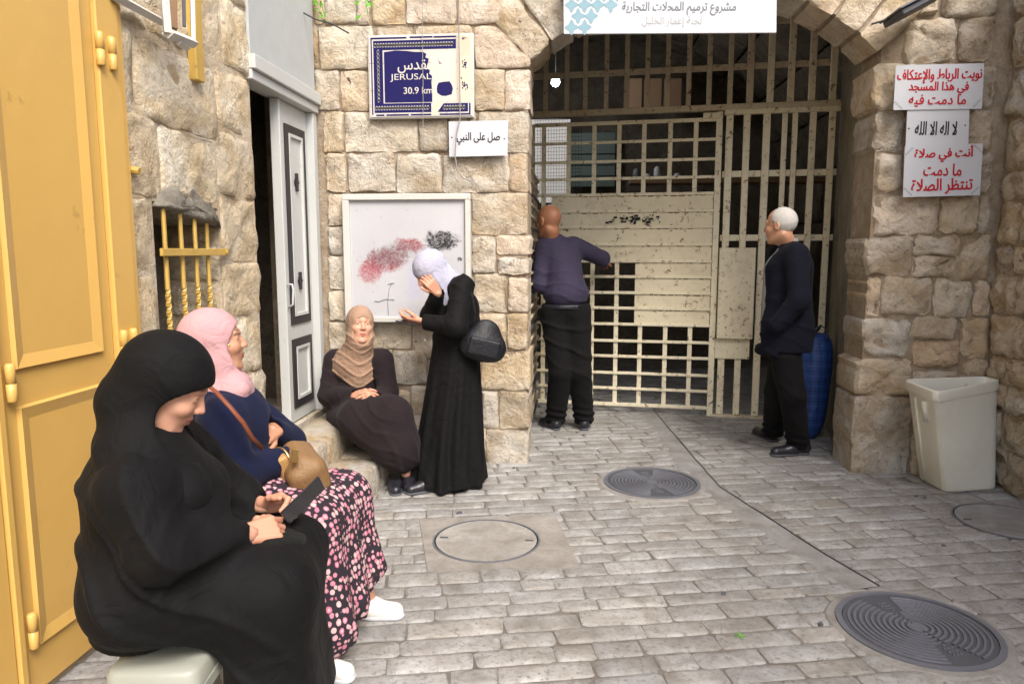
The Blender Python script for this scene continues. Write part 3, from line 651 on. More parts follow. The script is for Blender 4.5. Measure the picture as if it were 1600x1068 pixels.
for k in range(4):                       # sheet strips between the rails
    a, b = gv(ys[5 + k]) + .006, gv(ys[4 + k]) - .006
    gbar('sheet_panel', gu(862, 330), u1 - .055, a - .008 + R.uniform(0, .004), b + .006, .0081, .0098, M['sheet'], leaf_, 0)
    rust_shade_line(gu(862, 330), u1 - .055, gv(ys[4 + k]) - .0126)
for k in range(4):
    a, b = gv(ys[9 + k]) + .004, gv(ys[8 + k]) - .004
    gbar('sheet_panel', gu(992, 450), u1 - .055, a - .006, b + .004, .0081, .0098, M['sheet'], leaf_, 0)
    rust_shade_line(gu(992, 450), u1 - .055, gv(ys[8 + k]) - .0126)
mb = MB(); rg = random.Random(3)
for k in range(60):                      # stencilled remains on the sheet
    x = rg.choice([rg.uniform(942, 1000), rg.uniform(985, 1040)]); y = rg.gauss(344, 3.2); p = GP(x, y); s_ = rg.uniform(.004, .016); h = rg.uniform(.003, .009)
    mb.fbox(GA, GU, V(0, 0, 1), GN, (p[0] - s_, p[0] + s_), (p[1] - h, p[1] + h), (.0262, .0266))
tag(mb.build('worn_lettering', M['black_ink'], leaf_), kind='stuff')
# fixed side part
ur = gu(1312, 200)
side_ = gbar('side_frame', u1 + .012, ur, gv(180) - .03, gv(180) + .03, -.022, .022, M['cream'], gate)
v0s = .02
for i, x in enumerate((1140, 1167, 1198, 1226, 1242, 1270, 1300)):
    u = gu(x, 200); w = (.028, .026, .028, .020, .020, .024, .024)[i]
    gbar('bar', u - w, u + w, v0s, gv(180) - .031, -.016, .016, M['cream'], side_)
for y in (275, 372): gbar('rail', u1 + .012, ur, gv(y) - .026, gv(y) + .026, -.040, -.0165, M['cream'], side_)
gbar('sill', u1 - .02, ur, -.02, .019, -.04, .04, M['cream_shaded'], side_)
a, b = gu(1121, 460), gu(1177, 460)
gbar('lock_panel', a, b, gv(528, 1150), gv(387, 1150), .017, .075, M['cream'], side_, .006)
gbar('backing_plate', a - .01, b - .015, gv(560, 1150), gv(528, 1150) - .004, .0175, .03, M['cream'], side_, .004)
gbar('latch', u1 - .16, u1 - .02, zm - .10, zm - .055, .03, .05, M['cream'], leaf_)
# wire mesh behind the left half and side grille next to the pier
mesh_ = thing('side_grille', 'dark rusty side grille between the stone pier and the iron gate', 'grille', (-.36, 5.8, 0))
p_ = (V(-.36, 0, 0), V(0, 1, 0), V(0, 0, 1), V(1, 0, 0))
for y in (5.08, 5.5, 5.95, 6.36):
    mb = MB(); mb.box((-.375, y - .015, 0), (-.345, y + .015, 2.05)); mb.build('post', M['cream_shaded'], mesh_)
for k in range(24):
    z = .08 + k * .084; mb = MB(); mb.box((-.3445, 5.06, z - .008), (-.330, 6.38, z + .008)); mb.build('rail', M['cream_shaded'] if k % 3 else M['iron_dark'], mesh_)
g = thing('pale_panel', 'pale bluish board standing behind the side grille', 'board', (-.8, 6, 0))
mb = MB(); mb.box((-1.0, 6.45, 0), (-.46, 6.48, 1.25), .004); mb.build('board', flat_mat('pale blue board', (.42, .52, .58)), g)
gm = MB()
for k in range(18):
    u = gu(835, 200) + k * .024; gm.fbox(GA, GU, V(0, 0, 1), GN, (u - .0015, u + .0015), (gv(300), zm - .04), (-.030, -.027))
for k in range(30):
    v = gv(300) + k * .03
    if v < zm - .04: gm.fbox(GA, GU, V(0, 0, 1), GN, (gu(835, 200), gu(835, 200) + .41), (v - .0015, v + .0015), (-.033, -.0305))
tag(gm.build('wire_mesh', M['wire'], gate), kind='stuff')

# ------------------------------------------------------------------ yellow shutter
ys_ = thing('yellow_shutter', 'ochre yellow metal shutter door with raised panels and barrel hinges', 'door', (-1.69, 2.2, 0))
def yb(name, y0, y1, z0, z1, d0, d1, parent=ys_, bev=.006, mat='yellow'):
    mb = MB(); mb.fbox((-1.71, 0, 0), (0, 1, 0), (0, 0, 1), (1, 0, 0), (y0, y1), (z0, z1), (d0, d1), bev); return mb.build(name, M[mat], parent)
py = lambda x, y: (PX(x, y, -1.69)[1], PX(x, y, -1.69)[2])
yb('door_frame', 2.475, 2.60, -.02, 3.6, .002, .036, bev=.004)
yb('edge_strip', 2.605, 2.640, -.02, 3.6, .002, .024, bev=.004)
lf = yb('shutter_leaf', 1.93, 2.47, .03, 3.6, .002, .020, bev=.003)
yb('shutter_leaf', .9, 1.90, .03, 3.6, .002, .030, bev=.006)
yb('jamb_strip', 1.902, 1.928, .03, 3.6, .002, .040, bev=.003)
PZ0 = py(39, 560)[1]
def panel(y0, y1, z0, z1):
    w = .045; P = []
    for (a, b, c, d, h) in ((y0, y1, z0, z1, .0205), (y0 + .006, y1 - .006, z0 + .006, z1 - .006, .034), (y0 + w, y1 - w, z0 + w, z1 - w, .023), (y0 + w + .02, y1 - w - .02, z0 + w + .02, z1 - w - .02, .023)):
        P += [(-1.71 + h, a, c), (-1.71 + h, b, c), (-1.71 + h, b, d), (-1.71 + h, a, d)]
    F = [(k * 4 + i, k * 4 + (i + 1) % 4, k * 4 + 4 + (i + 1) % 4, k * 4 + 4 + i) for k in range(3) for i in range(4)] + [(12, 13, 14, 15)]
    MB().add(P, F).build('panel', M['yellow'], lf)
panel(1.99, 2.40, PZ0 - .03, 2.42); panel(1.99, 2.40, 2.52, 3.5); panel(1.99, 2.40, .18, PZ0 - .14)
for (y, z) in ((2.478, 2.12), (2.545, 2.12), (2.50, 1.07), (2.56, 1.07), (1.955, 1.03), (2.478, .35), (1.955, .25)):
    mb = MB(); c = V(-1.668, y, z); mb.lathe(c, [(.012, -.056), (.0145, -.053), (.0145, -.002), (.0115, -.001), (.0115, .001), (.0145, .002), (.0145, .053), (.009, .060)], 14)
    h = mb.build('hinge', M['yellow'], ys_, True)

# ------------------------------------------------------------------ window bars, peg, bracket frame
wg = thing('window_grille', 'yellow twisted bar grille over the small niche window', 'grille', (-1.70, 3.05, .8))
for k, y in enumerate((2.86, 2.985, 3.10, 3.205)):
    mb = MB(); pts = []; rr = []
    z = .78
    mb.tube([V(-1.700, y, 1.26), V(-1.700, y, 1.585), V(-1.700, y, 1.63)], [.010, .009, .002], 6)
    tw = []                               # twisted length: square section turning
    n = 36
    for i in range(n + 1):
        zz = .76 + .5 * i / n; a0 = i * .62
        for q in range(4): tw.append((-1.700 + .0115 * math.cos(a0 + q * math.pi / 2), y + .0115 * math.sin(a0 + q * math.pi / 2), zz))
    mb.add(tw, [(i * 4 + q, i * 4 + (q + 1) % 4, i * 4 + 4 + (q + 1) % 4, i * 4 + 4 + q) for i in range(n) for q in range(4)])
    mb.build('bar', M['yellow_bar'], wg)
for z in (1.415, .86):
    mb = MB(); mb.box((-1.690, 2.80, z - .016), (-1.676, 3.36, z + .016), .002); mb.build('crossbar', M['yellow_bar'], wg)
    mb = MB(); mb.tube([V(-1.675, 3.335, z), V(-1.668, 3.335, z)], .009, 8); mb.build('rivet', M['yellow_bar'], wg)
c = PX(203, 265, -1.70); mb = MB(); mb.tube([c + V(-.03, 0, .006), c + V(.035, .006, -.006)], [.017, .014], 8)
tag(mb.build('wooden_peg', M['yellow_bar'], None), 'short ochre peg sticking out of the plastered wall above the niche', 'peg')
vb_ = thing('wall_post', 'vertical yellow strip fixed high on the plastered wall beside the white bracket', 'post', (-1.69, 3.1, 2.2))
y_ = PX(306, 60, -1.68)[1]; z_ = PX(306, 126, -1.68)[2]
mb = MB(); mb.box((-1.705, y_ - .035, z_), (-1.665, y_ + .035, 3.6), .004); mb.build('post', M['yellow_bar'], vb_)
bf = thing('sign_frame', 'white painted metal bracket frame high on the left wall', 'frame', (-1.62, 3, 2.3))
def slat3(p, q, r, name, mat='white_frame'): mb = MB(); mb.tube([p, q], r, 4, flat=.8); return mb.build(name, M[mat], bf)
P1, P2 = PX(175, -8, -1.66), PX(252, 34, -1.66); slat3(P1, P2, .022, 'arm')
a_, b_, c_ = PX(256, -20, -1.58), PX(262, 52, -1.58), PX(302, 68, -1.58); d_ = PX(300, -20, -1.58)
slat3(a_, b_, .022, 'upright'); slat3(b_, c_, .026, 'bottom_bar'); slat3(c_, d_, .014, 'upright'); slat3(PX(287, -20, -1.59), PX(288, 42, -1.59), .010, 'inner_bar', 'iron_dark')
slat3(PX(278, 66, -1.58), PX(292, 76, -1.58), .016, 'clip')
slat3(PX(268, -20, -1.63), PX(269, 45, -1.63), .030, 'backing_strip', 'wood')

# ------------------------------------------------------------------ white door
wd = thing('white_door', 'narrow off white door leaf with black framed panels beside a dark opening', 'door', (-1.75, 4.2, .36))
def wb(name, y0, y1, z0, z1, x0, x1, mat='white_door', parent=None, bev=.004):
    mb = MB(); mb.box((x0, y0, z0), (x1, y1, z1), bev); return mb.build(name, M[mat], parent or wd)
wb('lintel', 3.70, 4.665, DZ1, DZ1 + .05, -1.80, -1.675); wb('lintel_cap', 3.70, 4.665, DZ1 + .052, DZ1 + .125, -1.76, -1.655)
wb('jamb', 4.60, 4.665, DZ0, DZ1 - .001, -1.80, -1.69)
lf2 = wb('door_leaf', 4.165, 4.597, DZ0 + .005, DZ1 - .002, -1.775, -1.735)
wb('leaf_edge', 4.14, 4.164, DZ0 + .005, DZ1 - .002, -1.780, -1.722, parent=lf2)
def ring(y0, y1, z0, z1, w, x0, x1, name, mat, parent):
    mb = MB()
    for (a, b, c, d) in ((y0, y1, z1 - w, z1), (y0, y1, z0, z0 + w), (y0, y0 + w, z0 + w, z1 - w), (y1 - w, y1, z0 + w, z1 - w)): mb.box((x0, a, c), (x1, b, d))
    return mb.build(name, M[mat], parent)
for (z0, z1) in ((.97, 2.17), (.45, .88)):
    ring(4.225, 4.54, z0, z1, .05, -1.7348, -1.725, 'panel_frame', 'black_trim', lf2)
    ring(4.275, 4.49, z0 + .05, z1 - .05, .018, -1.7348, -1.720, 'panel_moulding', 'white_door', lf2)
for z in (1.84, 1.235):
    mb = MB(); cc = V(-1.733, 4.383, z)
    for k in range(6):
        an = k * math.pi / 3; mb.fbox(cc, (0, math.cos(an), math.sin(an)), (0, -math.sin(an), math.cos(an)), (1, 0, 0), (.004, .030), (-.009, .009), (0, .012), .002)
    mb.fbox(cc, (0, 1, 0), (0, 0, 1), (1, 0, 0), (-.014, .014), (-.055, .055), (0, .014), .003)
    mb.build('ornament', M['black_trim'], lf2)
mb = MB(); mb.tube([V(-1.733, 4.185, 1.22), V(-1.70, 4.185, 1.22), V(-1.695, 4.185, 1.19), V(-1.70, 4.185, 1.10), V(-1.733, 4.185, 1.08)], .007, 6); mb.build('handle', M['white_door'], lf2, True)
pn = thing('wall_panel', 'smooth pale grey panel above the white door', 'panel', (-1.68, 4.2, 2.45))
mb = MB(); mb.box((-1.708, 3.72, DZ1 + .128), (-1.690, 4.655, 3.6), .004); mb.build('panel', flat_mat('smooth grey white panel', (.43, .45, .44), .6), pn)

# ------------------------------------------------------------------ lettering
AR = {'ا':0xFE8D,'أ':0xFE83,'إ':0xFE87,'ب':0xFE8F,'ة':0xFE93,'ت':0xFE95,'ج':0xFE9D,'خ':0xFEA5,'د':0xFEA9,'ذ':0xFEAB,'ر':0xFEAD,'س':0xFEB1,'ش':0xFEB5,'ص':0xFEB9,'ط':0xFEC1,'ظ':0xFEC5,'ع':0xFEC9,'ف':0xFED1,'ق':0xFED5,'ك':0xFED9,'ل':0xFEDD,'م':0xFEE1,'ن':0xFEE5,'ه':0xFEE9,'و':0xFEED,'ى':0xFEEF,'ي':0xFEF1,'ح':0xFEA1}
def shape(s, prev=False):
    out = []; i = 0
    while i < len(s):
        c = s[i]
        if c == '_': prev = True; i += 1; continue
        if c not in AR: out.append(c); prev = False; i += 1; continue
        if c == 'ل' and i + 1 < len(s) and s[i + 1] in 'اأإ':
            out.append(chr({'ا':0xFEFB,'أ':0xFEF7,'إ':0xFEF9}[s[i + 1]] + (1 if prev else 0))); prev = False; i += 2; continue
        fwd = i + 1 < len(s) and s[i + 1] in AR and c not in 'اأإدذرزوةى'
        out.append(chr(AR[c] + ((1 if prev else 0) if c in 'اأإدذرزوةى' else (3 if prev and fwd else 2 if fwd else 1 if prev else 0)))); prev = fwd; i += 1
    return ''.join(reversed(out))
def text(body, fr, cx, cy, w, h, mat, parent, name='lettering', bold=.0, z=.0015):
    c = bpy.data.curves.new('lettering', 'FONT'); c.body = body; c.size = 1; c.resolution_u = 3
    o = bpy.data.objects.new('lettering_source', c); COL.objects.link(o)
    dg = bpy.context.evaluated_depsgraph_get(); me = bpy.data.meshes.new_from_object(o.evaluated_get(dg)); bpy.data.objects.remove(o); bpy.data.curves.remove(c)
    co = np.array([v.co[:] for v in me.vertices])
    mn_, mx_ = co.min(0), co.max(0); s_ = (mx_ - mn_)[:2]; k = w / s_[0]; kh = h / s_[1] if h else k
    pts = [fr[0] + fr[1] * (cx + (p[0] - (mn_[0] + mx_[0]) / 2) * k) + fr[2] * (cy + (p[1] - (mn_[1] + mx_[1]) / 2) * kh) + fr[3] * z for p in co]
    F = [tuple(q.vertices) for q in me.polygons]; bpy.data.meshes.remove(me); mb = MB()
    e = bold * s_[1] * kh * .75; offs = [(0, 0)] if bold <= 0 else [(0, 0), (1, 0), (-1, 0), (0, .8), (0, -.8), (.7, .6), (-.7, .6), (.7, -.6), (-.7, -.6)]
    for i, (ox, oy) in enumerate(offs): mb.add([p + fr[1] * ox * e + fr[2] * oy * e + fr[3] * i * .0001 for p in pts], F)
    return mb.build(name, M[mat], parent)
def sign(name, label, corners, Yp, mat='paper', th=.006, cat='sign', proud=0.):
    (x0, y0), (x1, y1), (x2, y2), (x3, y3) = corners      # tl, tr, br, bl
    P = [PY(x, y, Yp) for x, y in corners]
    t = thing(name, label, cat, tuple((P[0] + P[2]) / 2)); u = nrm(P[2] - P[3]); v = nrm(P[0] - P[3])
    mb = MB(); mb.add([p + V(0, d, 0) for d in (0, th) for p in (P[3], P[2], P[1], P[0])], [(0, 1, 2, 3), (7, 6, 5, 4), (0, 4, 5, 1), (1, 5, 6, 2), (2, 6, 7, 3), (3, 7, 4, 0)])
    mb.build('sheet', M[mat], t); return t
def LX(fx, fy, y, Yp): return None
def line(s, x0, x1, y0, y1, Yp, mat, t, bold=.02, slope=0., raw=False):
    a = PY(x0, (y0 + y1) / 2 - slope / 2, Yp); b = PY(x1, (y0 + y1) / 2 + slope / 2, Yp); hh = PY((x0 + x1) / 2, y0, Yp)[2] - PY((x0 + x1) / 2, y1, Yp)[2]
    u = nrm(b - a); v = nrm(np.cross(V(0, -1, 0), u)); c = (a + b) / 2
    return text(s if raw else shape(s), (c, u, v, V(0, -1, 0)), 0, 0, np.linalg.norm(b - a), hh, mat, t, bold=bold)
YS = 4.60
t = sign('paper_sign', 'white sheet with three lines of red lettering, topmost of the three on the right pier', ((1400, 102), (1538, 99), (1534, 170), (1396, 172)), YS)
line('نويت الرباط والإعتكاف', 1402, 1534, 108, 130, YS, 'red_ink', t, .035, -3); line('في هذا المسجد', 1420, 1513, 128, 149, YS, 'red_ink', t, .035); line('ما دمت فيه', 1420, 1509, 148, 167, YS, 'red_ink', t, .035)
def corner_marks(t, pts, Yp):
    for k, (x, y, sx, sy) in enumerate(pts):
        mb = MB()
        for i in range(4):
            p = PY(x + sx * (2 + i * 3), y + sy * (2 + (3 - i) * 3), Yp); mb.fbox(p, (1, 0, 0), (0, 0, 1), (0, -1, 0), (-.006, .006), (-.005, .005), (.0005, .0012))
        tag(mb.build('corner_print', M['pale_ink'], t), kind='stuff')
corner_marks(t, ((1397, 171, 1, -1), (1533, 168, -1, -1)), YS)
t = sign('paper_sign', 'white sheet with one line of black lettering, middle of the three on the right pier', ((1418, 168), (1515, 166), (1513, 228), (1415, 230)), YS + .007)
line('لا اله الا الله', 1430, 1495, 190, 211, YS + .007, 'black_ink', t, .03)
for x, y in ((1420, 201), (1508, 196)): p = PY(x, y, YS + .007); mb = MB(); mb.fbox(p, (1, 0, 0), (0, 0, 1), (0, -1, 0), (-.004, .004), (-.004, .004), (.0005, .0015)); mb.build('dot', M['black_ink'], t)
t = sign('paper_sign', 'white sheet with three lines of red lettering, lowest of the three on the right pier', ((1414, 229), (1536, 224), (1531, 305), (1411, 308)), YS)
line('أنت في صلاة', 1429, 1520, 228, 253, YS, 'red_ink', t, .035, -2); line('ما دمت', 1443, 1502, 256, 275, YS, 'red_ink', t, .035); line('تنتظر الصلاة', 1424, 1519, 279, 303, YS, 'red_ink', t, .035, -3)
corner_marks(t, ((1414, 230, 1, 1), (1535, 226, -1, 1), (1412, 306, 1, -1), (1530, 304, -1, -1)), YS)
YT = 4.635
t = sign('paper_sign', 'small white sheet with one black line beneath the navy tile plate', ((701, 190), (794, 188), (793, 243), (702, 245)), YT)
line('صل على النبي', 714, 781, 207, 226, YT, 'black_ink', t, .02)
for x, y in ((706, 215), (788, 217)): p = PY(x, y, YT); mb = MB(); mb.fbox(p, (1, 0, 0), (0, 0, 1), (0, -1, 0), (-.004, .004), (-.004, .004), (.0005, .0015)); mb.build('dot', M['black_ink'], t)
YB = 4.58
t = sign('banner', 'long white banner with grey lettering and aqua lattice hung across the arch', ((880, -60), (1214, -60), (1213, 51), (881, 53)), YB, cat='banner', th=.02)
line('مشروع ترميم المحلات التجارية', 972, 1150, 3, 24, YB, 'grey_ink', t, .012); line('لجنة إعمار الخليل', 1003, 1096, 26, 43, YB, 'pale_ink', t, .0)
for r_ in range(6):
    for c_ in range(6):
        x = 893 + c_ * 20.5 + (10.2 if r_ % 2 else 0); y = 43 - r_ * 17.5
        if (x - 881) * 1.0 + (y - 53) * -0.0 > 78 + (53 - y) * .35: continue
        if (x - 881) > 30 + (53 - y) * 1.15: continue
        c = PY(x, y, YB); s_ = .038; mb = MB(); P = []
        for k in range(24):
            an = k * math.pi / 12; rr = s_ * (.80 + .20 * math.cos(4 * an)) * (1.0 if k % 6 else 1.12); P.append(c + V(rr * math.cos(an), -.0015, rr * math.sin(an) * 1.1))
        for p in P: p[0] = max(p[0], PY(882, y, YB)[0])
        mb.add(P, [tuple(range(24))]); o = mb.build('lattice_print', M['aqua'], t)

# tile plate
YJ = 4.635
tl = thing('tile_plate', 'broken navy and white glazed tile plate reading JERUSAL 30.9 km', 'sign', tuple(PY(657, 122, YJ)))
q = [PY(576, 58, YJ), PY(738, 56, YJ), PY(736, 185, YJ), PY(577, 184, YJ)]
TX0, TX1, TZ0, TZ1 = q[0][0], q[1][0], q[3][2], q[0][2]; TW, TH = TX1 - TX0, TZ1 - TZ0
mb = MB(); mb.box((TX0 - .008, YJ, TZ0 - .008), (TX1 + .008, YJ + .03, TZ1 + .008), .003); mb.build('backing', M['tile_white'], tl)
for i in range(4):
    for j in range(3):
        mb = MB(); mb.box((TX0 + TW * i / 4 + .0012, YJ - .006, TZ0 + TH * j / 3 + .0012), (TX0 + TW * (i + 1) / 4 - .0012, YJ - .0005, TZ0 + TH * (j + 1) / 3 - .0012), .0015)
        mb.build('tile', M['tile_white'], tl)
def tp(fx, fz, d=0.): return V(TX0 + TW * fx, YJ - .0066 - d, TZ1 - TH * fz)
def poly(name, pts, mat, d=0., parent=None):
    mb = MB(); P = [tp(x, y, d) for x, y in pts]; mb.add(P, [tuple(range(len(P)))[::-1]]); o = mb.build(name, M[mat], parent or tl); 
    return o
RE = .845
poly('worn_patch', [(.86, .01), (.985, .012), (.985, .82), (.87, .83), (.845, .5), (.855, .3)], 'peel', .0002); poly('worn_patch', [(.605, .835), (.735, .83), (.66, .985), (.60, .99)], 'peel', .0002); poly('worn_patch', [(.60, .20), (.85, .175), (.84, .82), (.62, .82), (.625, .5), (.60, .3)], 'peel_pale', .0001)
poly('worn_patch', [(.89, .02), (.975, .02), (.985, .26), (.89, .27)], 'peel_pink', .0004)
bands = MB()
def brect(x0, y0, x1, y1, d=.0006): bands.add([tp(x0, y1, d), tp(x1, y1, d), tp(x1, y0, d), tp(x0, y0, d)], [(0, 1, 2, 3)])
brect(.02, .015, .37, .035); brect(.40, .012, .62, .032); brect(.63, .015, RE, .035)          # outer line, chipped
brect(.02, .035, .032, .97); brect(.06, .965, .14, .985); brect(.16, .965, .38, .985); brect(.40, .965, .60, .985); brect(.68, .965, .98, .985); brect(.965, .84, .98, .965)
brect(.045, .055, RE, .17); brect(.045, .17, .135, .83); brect(.045, .83, .60, .945); 
bands.add([tp(.72, .84, .0006), tp(.66, .945, .0006), tp(.955, .945, .0006), tp(.955, .84, .0006)], [(0, 1, 2, 3)])
o = bands.build('navy_border', M['navy_print'], tl)
orn = MB()
def motif(x, y, s_=1.):
    for (dx, dy, w, h, an) in ((-.006, 0, .014, .028, .5), (.007, .004, .012, .022, -.6), (0, -.030, .018, .009, .2), (0, .032, .018, .009, -.2)):
        c, sn = math.cos(an), math.sin(an); P = []
        for a, b in ((-1, -.5), (-.3, -1), (1, -.4), (.8, .6), (0, 1), (-1, .5)):
            P.append(tp(x + (a * w * c - b * h * .7 * sn) * .62 * s_, y + (a * w * sn * 1.2 + b * h * c) * .9 * s_, .0011))
        orn.add(P, [tuple(range(6))[::-1]])
x = .065
while x < .83: motif(x, .112, 1.25); x += .0265
x = .065
while x < .59: motif(x, .888, 1.25); x += .0265
x = .73
while x < .94: motif(x, .892, 1.25); x += .0265
y = .19
while y < .82: motif(.091, y, 1.2); y += .050
tag(orn.build('border_ornament', M['tile_white'], tl), kind='stuff')
poly('navy_field', [(.148, .82), (.61, .82), (.612, .70), (.605, .58), (.612, .50), (.585, .47), (.592, .43), (.558, .40), (.575, .33), (.583, .29), (.55, .27), (.56, .23), (.53, .205), (.44, .20), (.36, .185), (.26, .178), (.148, .195)], 'navy_print', .0006)
poly('navy_chip', [(.66, .62), (.675, .585), (.72, .575), (.78, .57), (.80, .61), (.812, .66), (.80, .73), (.74, .75), (.70, .745), (.66, .71), (.655, .66)], 'navy_print', .0006)
rg = random.Random(5)
for (x, y, w, h) in ((.925, .36, .03, .06), (.92, .62, .035, .09), (.685, .34, .016, .022), (.925, .055, .02, .02)):
    mb = MB()
    for k in range(14):
        cx, cy = x + rg.gauss(0, w * .5), y + rg.gauss(0, h * .5); P = [tp(cx + rg.uniform(.3, 1) * .008 * math.cos(a) * w * 40, cy + rg.uniform(.3, 1) * .014 * math.sin(a) * w * 40, .0008 + k * .00002) for a in np.linspace(0, 6.28, 7)[:-1]]
        mb.add(P, [tuple(range(6))[::-1]])
    tag(mb.build('navy_remnant', M['navy_print'], tl), kind='stuff')
TF = (V(TX0, YJ - .0078, TZ0), V(1, 0, 0), V(0, 0, 1), V(0, -1, 0))
text(shape('_قدس', True), TF, TW * .425, TH * .62, TW * .29, TH * .16, 'tile_white', tl, bold=.012, z=.0004)
text('JERUSAL', TF, TW * .405, TH * .485, TW * .40, TH * .098, 'tile_white', tl, bold=.0, z=.0004)
text('30.9 km', TF, TW * .475, TH * .325, TW * .28, TH * .082, 'tile_white', tl, bold=.02, z=.0004)

# painted board
bd = thing('notice_board', 'white metal framed board with smeared red and black paint behind the standing woman', 'board', tuple(PY(634, 400, 4.63)))
bm, bt, bb = newmat('smeared white board'); co = coords(bt)
def blob(cx, cy, rx, ry, ang=0, hard=.25, sc=14, amp=.7):
    c = PY(cx, cy, 4.62); m_ = N(bt, 'ShaderNodeMapping', vector_type='TEXTURE'); m_.inputs['Location'].default_value = (c[0], 4.62, c[2]); m_.inputs['Rotation'].default_value = (0, ang, 0)
    m_.inputs['Scale'].default_value = (rx * .0042, 1, ry * .0042); bt.links.new(co, m_.inputs['Vector'])
    l = N(bt, 'ShaderNodeVectorMath', operation='LENGTH'); bt.links.new(m_.outputs[0], l.inputs[0])
    d = math_(bt, 'ADD', l.outputs['Value'], math_(bt, 'MULTIPLY', math_(bt, 'SUBTRACT', noise(bt, co, sc, 6, .75, 1.5), .5), amp * 2))
    return ramp(bt, d, [(.55, (1, 1, 1)), (.55 + hard, (0, 0, 0))])
base = mix(bt, noise(bt, co, 3, 5, .65), (.54, .54, .56), (.42, .42, .44))
scr = ramp(bt, noise(bt, co, 30, 5, .75), [(.62, (0, 0, 0)), (.70, (1, 1, 1))]); base = mix(bt, math_(bt, 'MULTIPLY', scr, .8), base, (.30, .26, .22))
st = ramp(bt, noise(bt, co, 22, 6, .8, 3.), [(.42, (0, 0, 0)), (.58, (1, 1, 1))])
for (cx, cy, rx, ry, an, colr, amt, hrd) in ((600, 407, 48, 24, -.25, (.26, .035, .05), 1., .35), (577, 425, 24, 22, 0, (.36, .08, .10), .9, .35), (640, 383, 30, 16, .1, (.30, .045, .06), 1., .3), (615, 397, 50, 20, -.25, (.10, .09, .10), .6, .5), (690, 376, 38, 21, 0, (.008, .007, .010), 1.25, .25), (655, 430, 24, 50, .3, (.38, .38, .62), .5, .6), (718, 405, 6, 5, 0, (.02, .02, .02), 1., .2)):
    f = blob(cx, cy, rx, ry, an, hrd); f = math_(bt, 'MULTIPLY', math_(bt, 'MULTIPLY', f, math_(bt, 'ADD', math_(bt, 'MULTIPLY', st, .6), .4)), amt); base = mix(bt, f, base, colr)
bt.links.new(base, bb.inputs['Base Color']); bb.inputs['Roughness'].default_value = .45
a, b = PY(545, 313, 4.625), PY(727, 499, 4.625)
mb = MB(); mb.box((a[0], 4.625, b[2]), (b[0], 4.645, a[2])); mb.build('panel', bm, bd)
l, r_, tp_, bt_ = PY(535, 303, 4.62)[0], PY(735, 303, 4.62)[0], PY(600, 303, 4.62)[2], PY(600, 503, 4.62)[2]
for (x0, x1, z0, z1) in ((l, r_, tp_ - .04, tp_), (l, r_, bt_, bt_ + .035), (l, l + .045, bt_ + .036, tp_ - .041), (r_ - .035, r_, bt_ + .036, tp_ - .041)):
    mb = MB(); mb.box((x0, 4.60, z0), (x1, 4.66, z1), .004); mb.build('frame_bar', M['white_frame'], bd)
ring(l, r_, 0, 0, 0, 0, 0, 'x', 'white_frame', None) if False else None
mb = MB()                                # sprayed tag strokes
for pts in (((585, 470), (592, 471), (603, 467), (616, 468)), ((612, 443), (608, 452), (606, 470), (607, 492)), ((606, 444), (616, 442))):
    mb.tube([PY(x, y, 4.6235) for x, y in pts], .0042, 4, flat=.3)
mb.build('spray_tag', M['grey_ink'], bd)

# cables, plant, lamp
def wire(label, pts, r, mat='wire'):
    P = []
    for i in range(len(pts) - 1):
        for k in range(5): P.append(np.array(pts[i]) * (1 - k / 5) + np.array(pts[i + 1]) * k / 5)
    mb = MB(); mb.tube(P + [np.array(pts[-1])], r, 5); tag(mb.build('wall_cable', M[mat], None, True), label, 'cable')
wire('thin grey cable hanging down over the tile plate and small white sheet', [PY(x, y, 4.60) for x, y in ((716, -40), (717, 40), (718, 110), (719, 185), (713, 210), (711, 245), (715, 268), (725, 279), (737, 283), (740, 290), (736, 292))], .004, 'wire_grey')
wire('thin pale cable crossing the middle of the tile plate', [PY(x, y, 4.605) for x, y in ((660, -40), (660, 60), (661, 130), (661, 185), (662, 235))], .0022, 'wire_grey')
wire('black cable curving down past the green leaves at the top of the door corner', [PY(x, y, 4.5) for x, y in ((440, -20), (456, 3), (470, 18), (492, 30), (520, 38), (545, 52))], .005)
wire('black cable running to the corner lamp bracket above the right pier', [PY(x, y, 4.5) for x, y in ((1362, 38), (1378, 33), (1412, 20), (1440, 8))], .006)
lamp = thing('wall_lamp', 'dark flat floodlight cut off at the top above the right pier', 'lamp', tuple(PY(1440, 0, 4.4)))
a, b = PY(1412, 24, 4.35), PY(1465, -4, 4.35); u = nrm(b - a)
mb = MB(); mb.fbox(a, u, nrm(np.cross(V(0, -1, 0), u)), (0, -1, 0), (0, .30), (0, .035), (-.25, .0), .006); mb.build('housing', M['iron_dark'], lamp)
mb = MB(); mb.fbox(a, u, nrm(np.cross(V(0, -1, 0), u)), (0, -1, 0), (-.01, .31), (.036, .048), (-.26, .02), .003); mb.build('cover', M['iron'], lamp)
pl = thing('climbing_plant', 'green leafy sprigs hanging at the top of the wall beside the door panel', 'plant', tuple(PY(500, 0, 4.6)))
rg = random.Random(11)
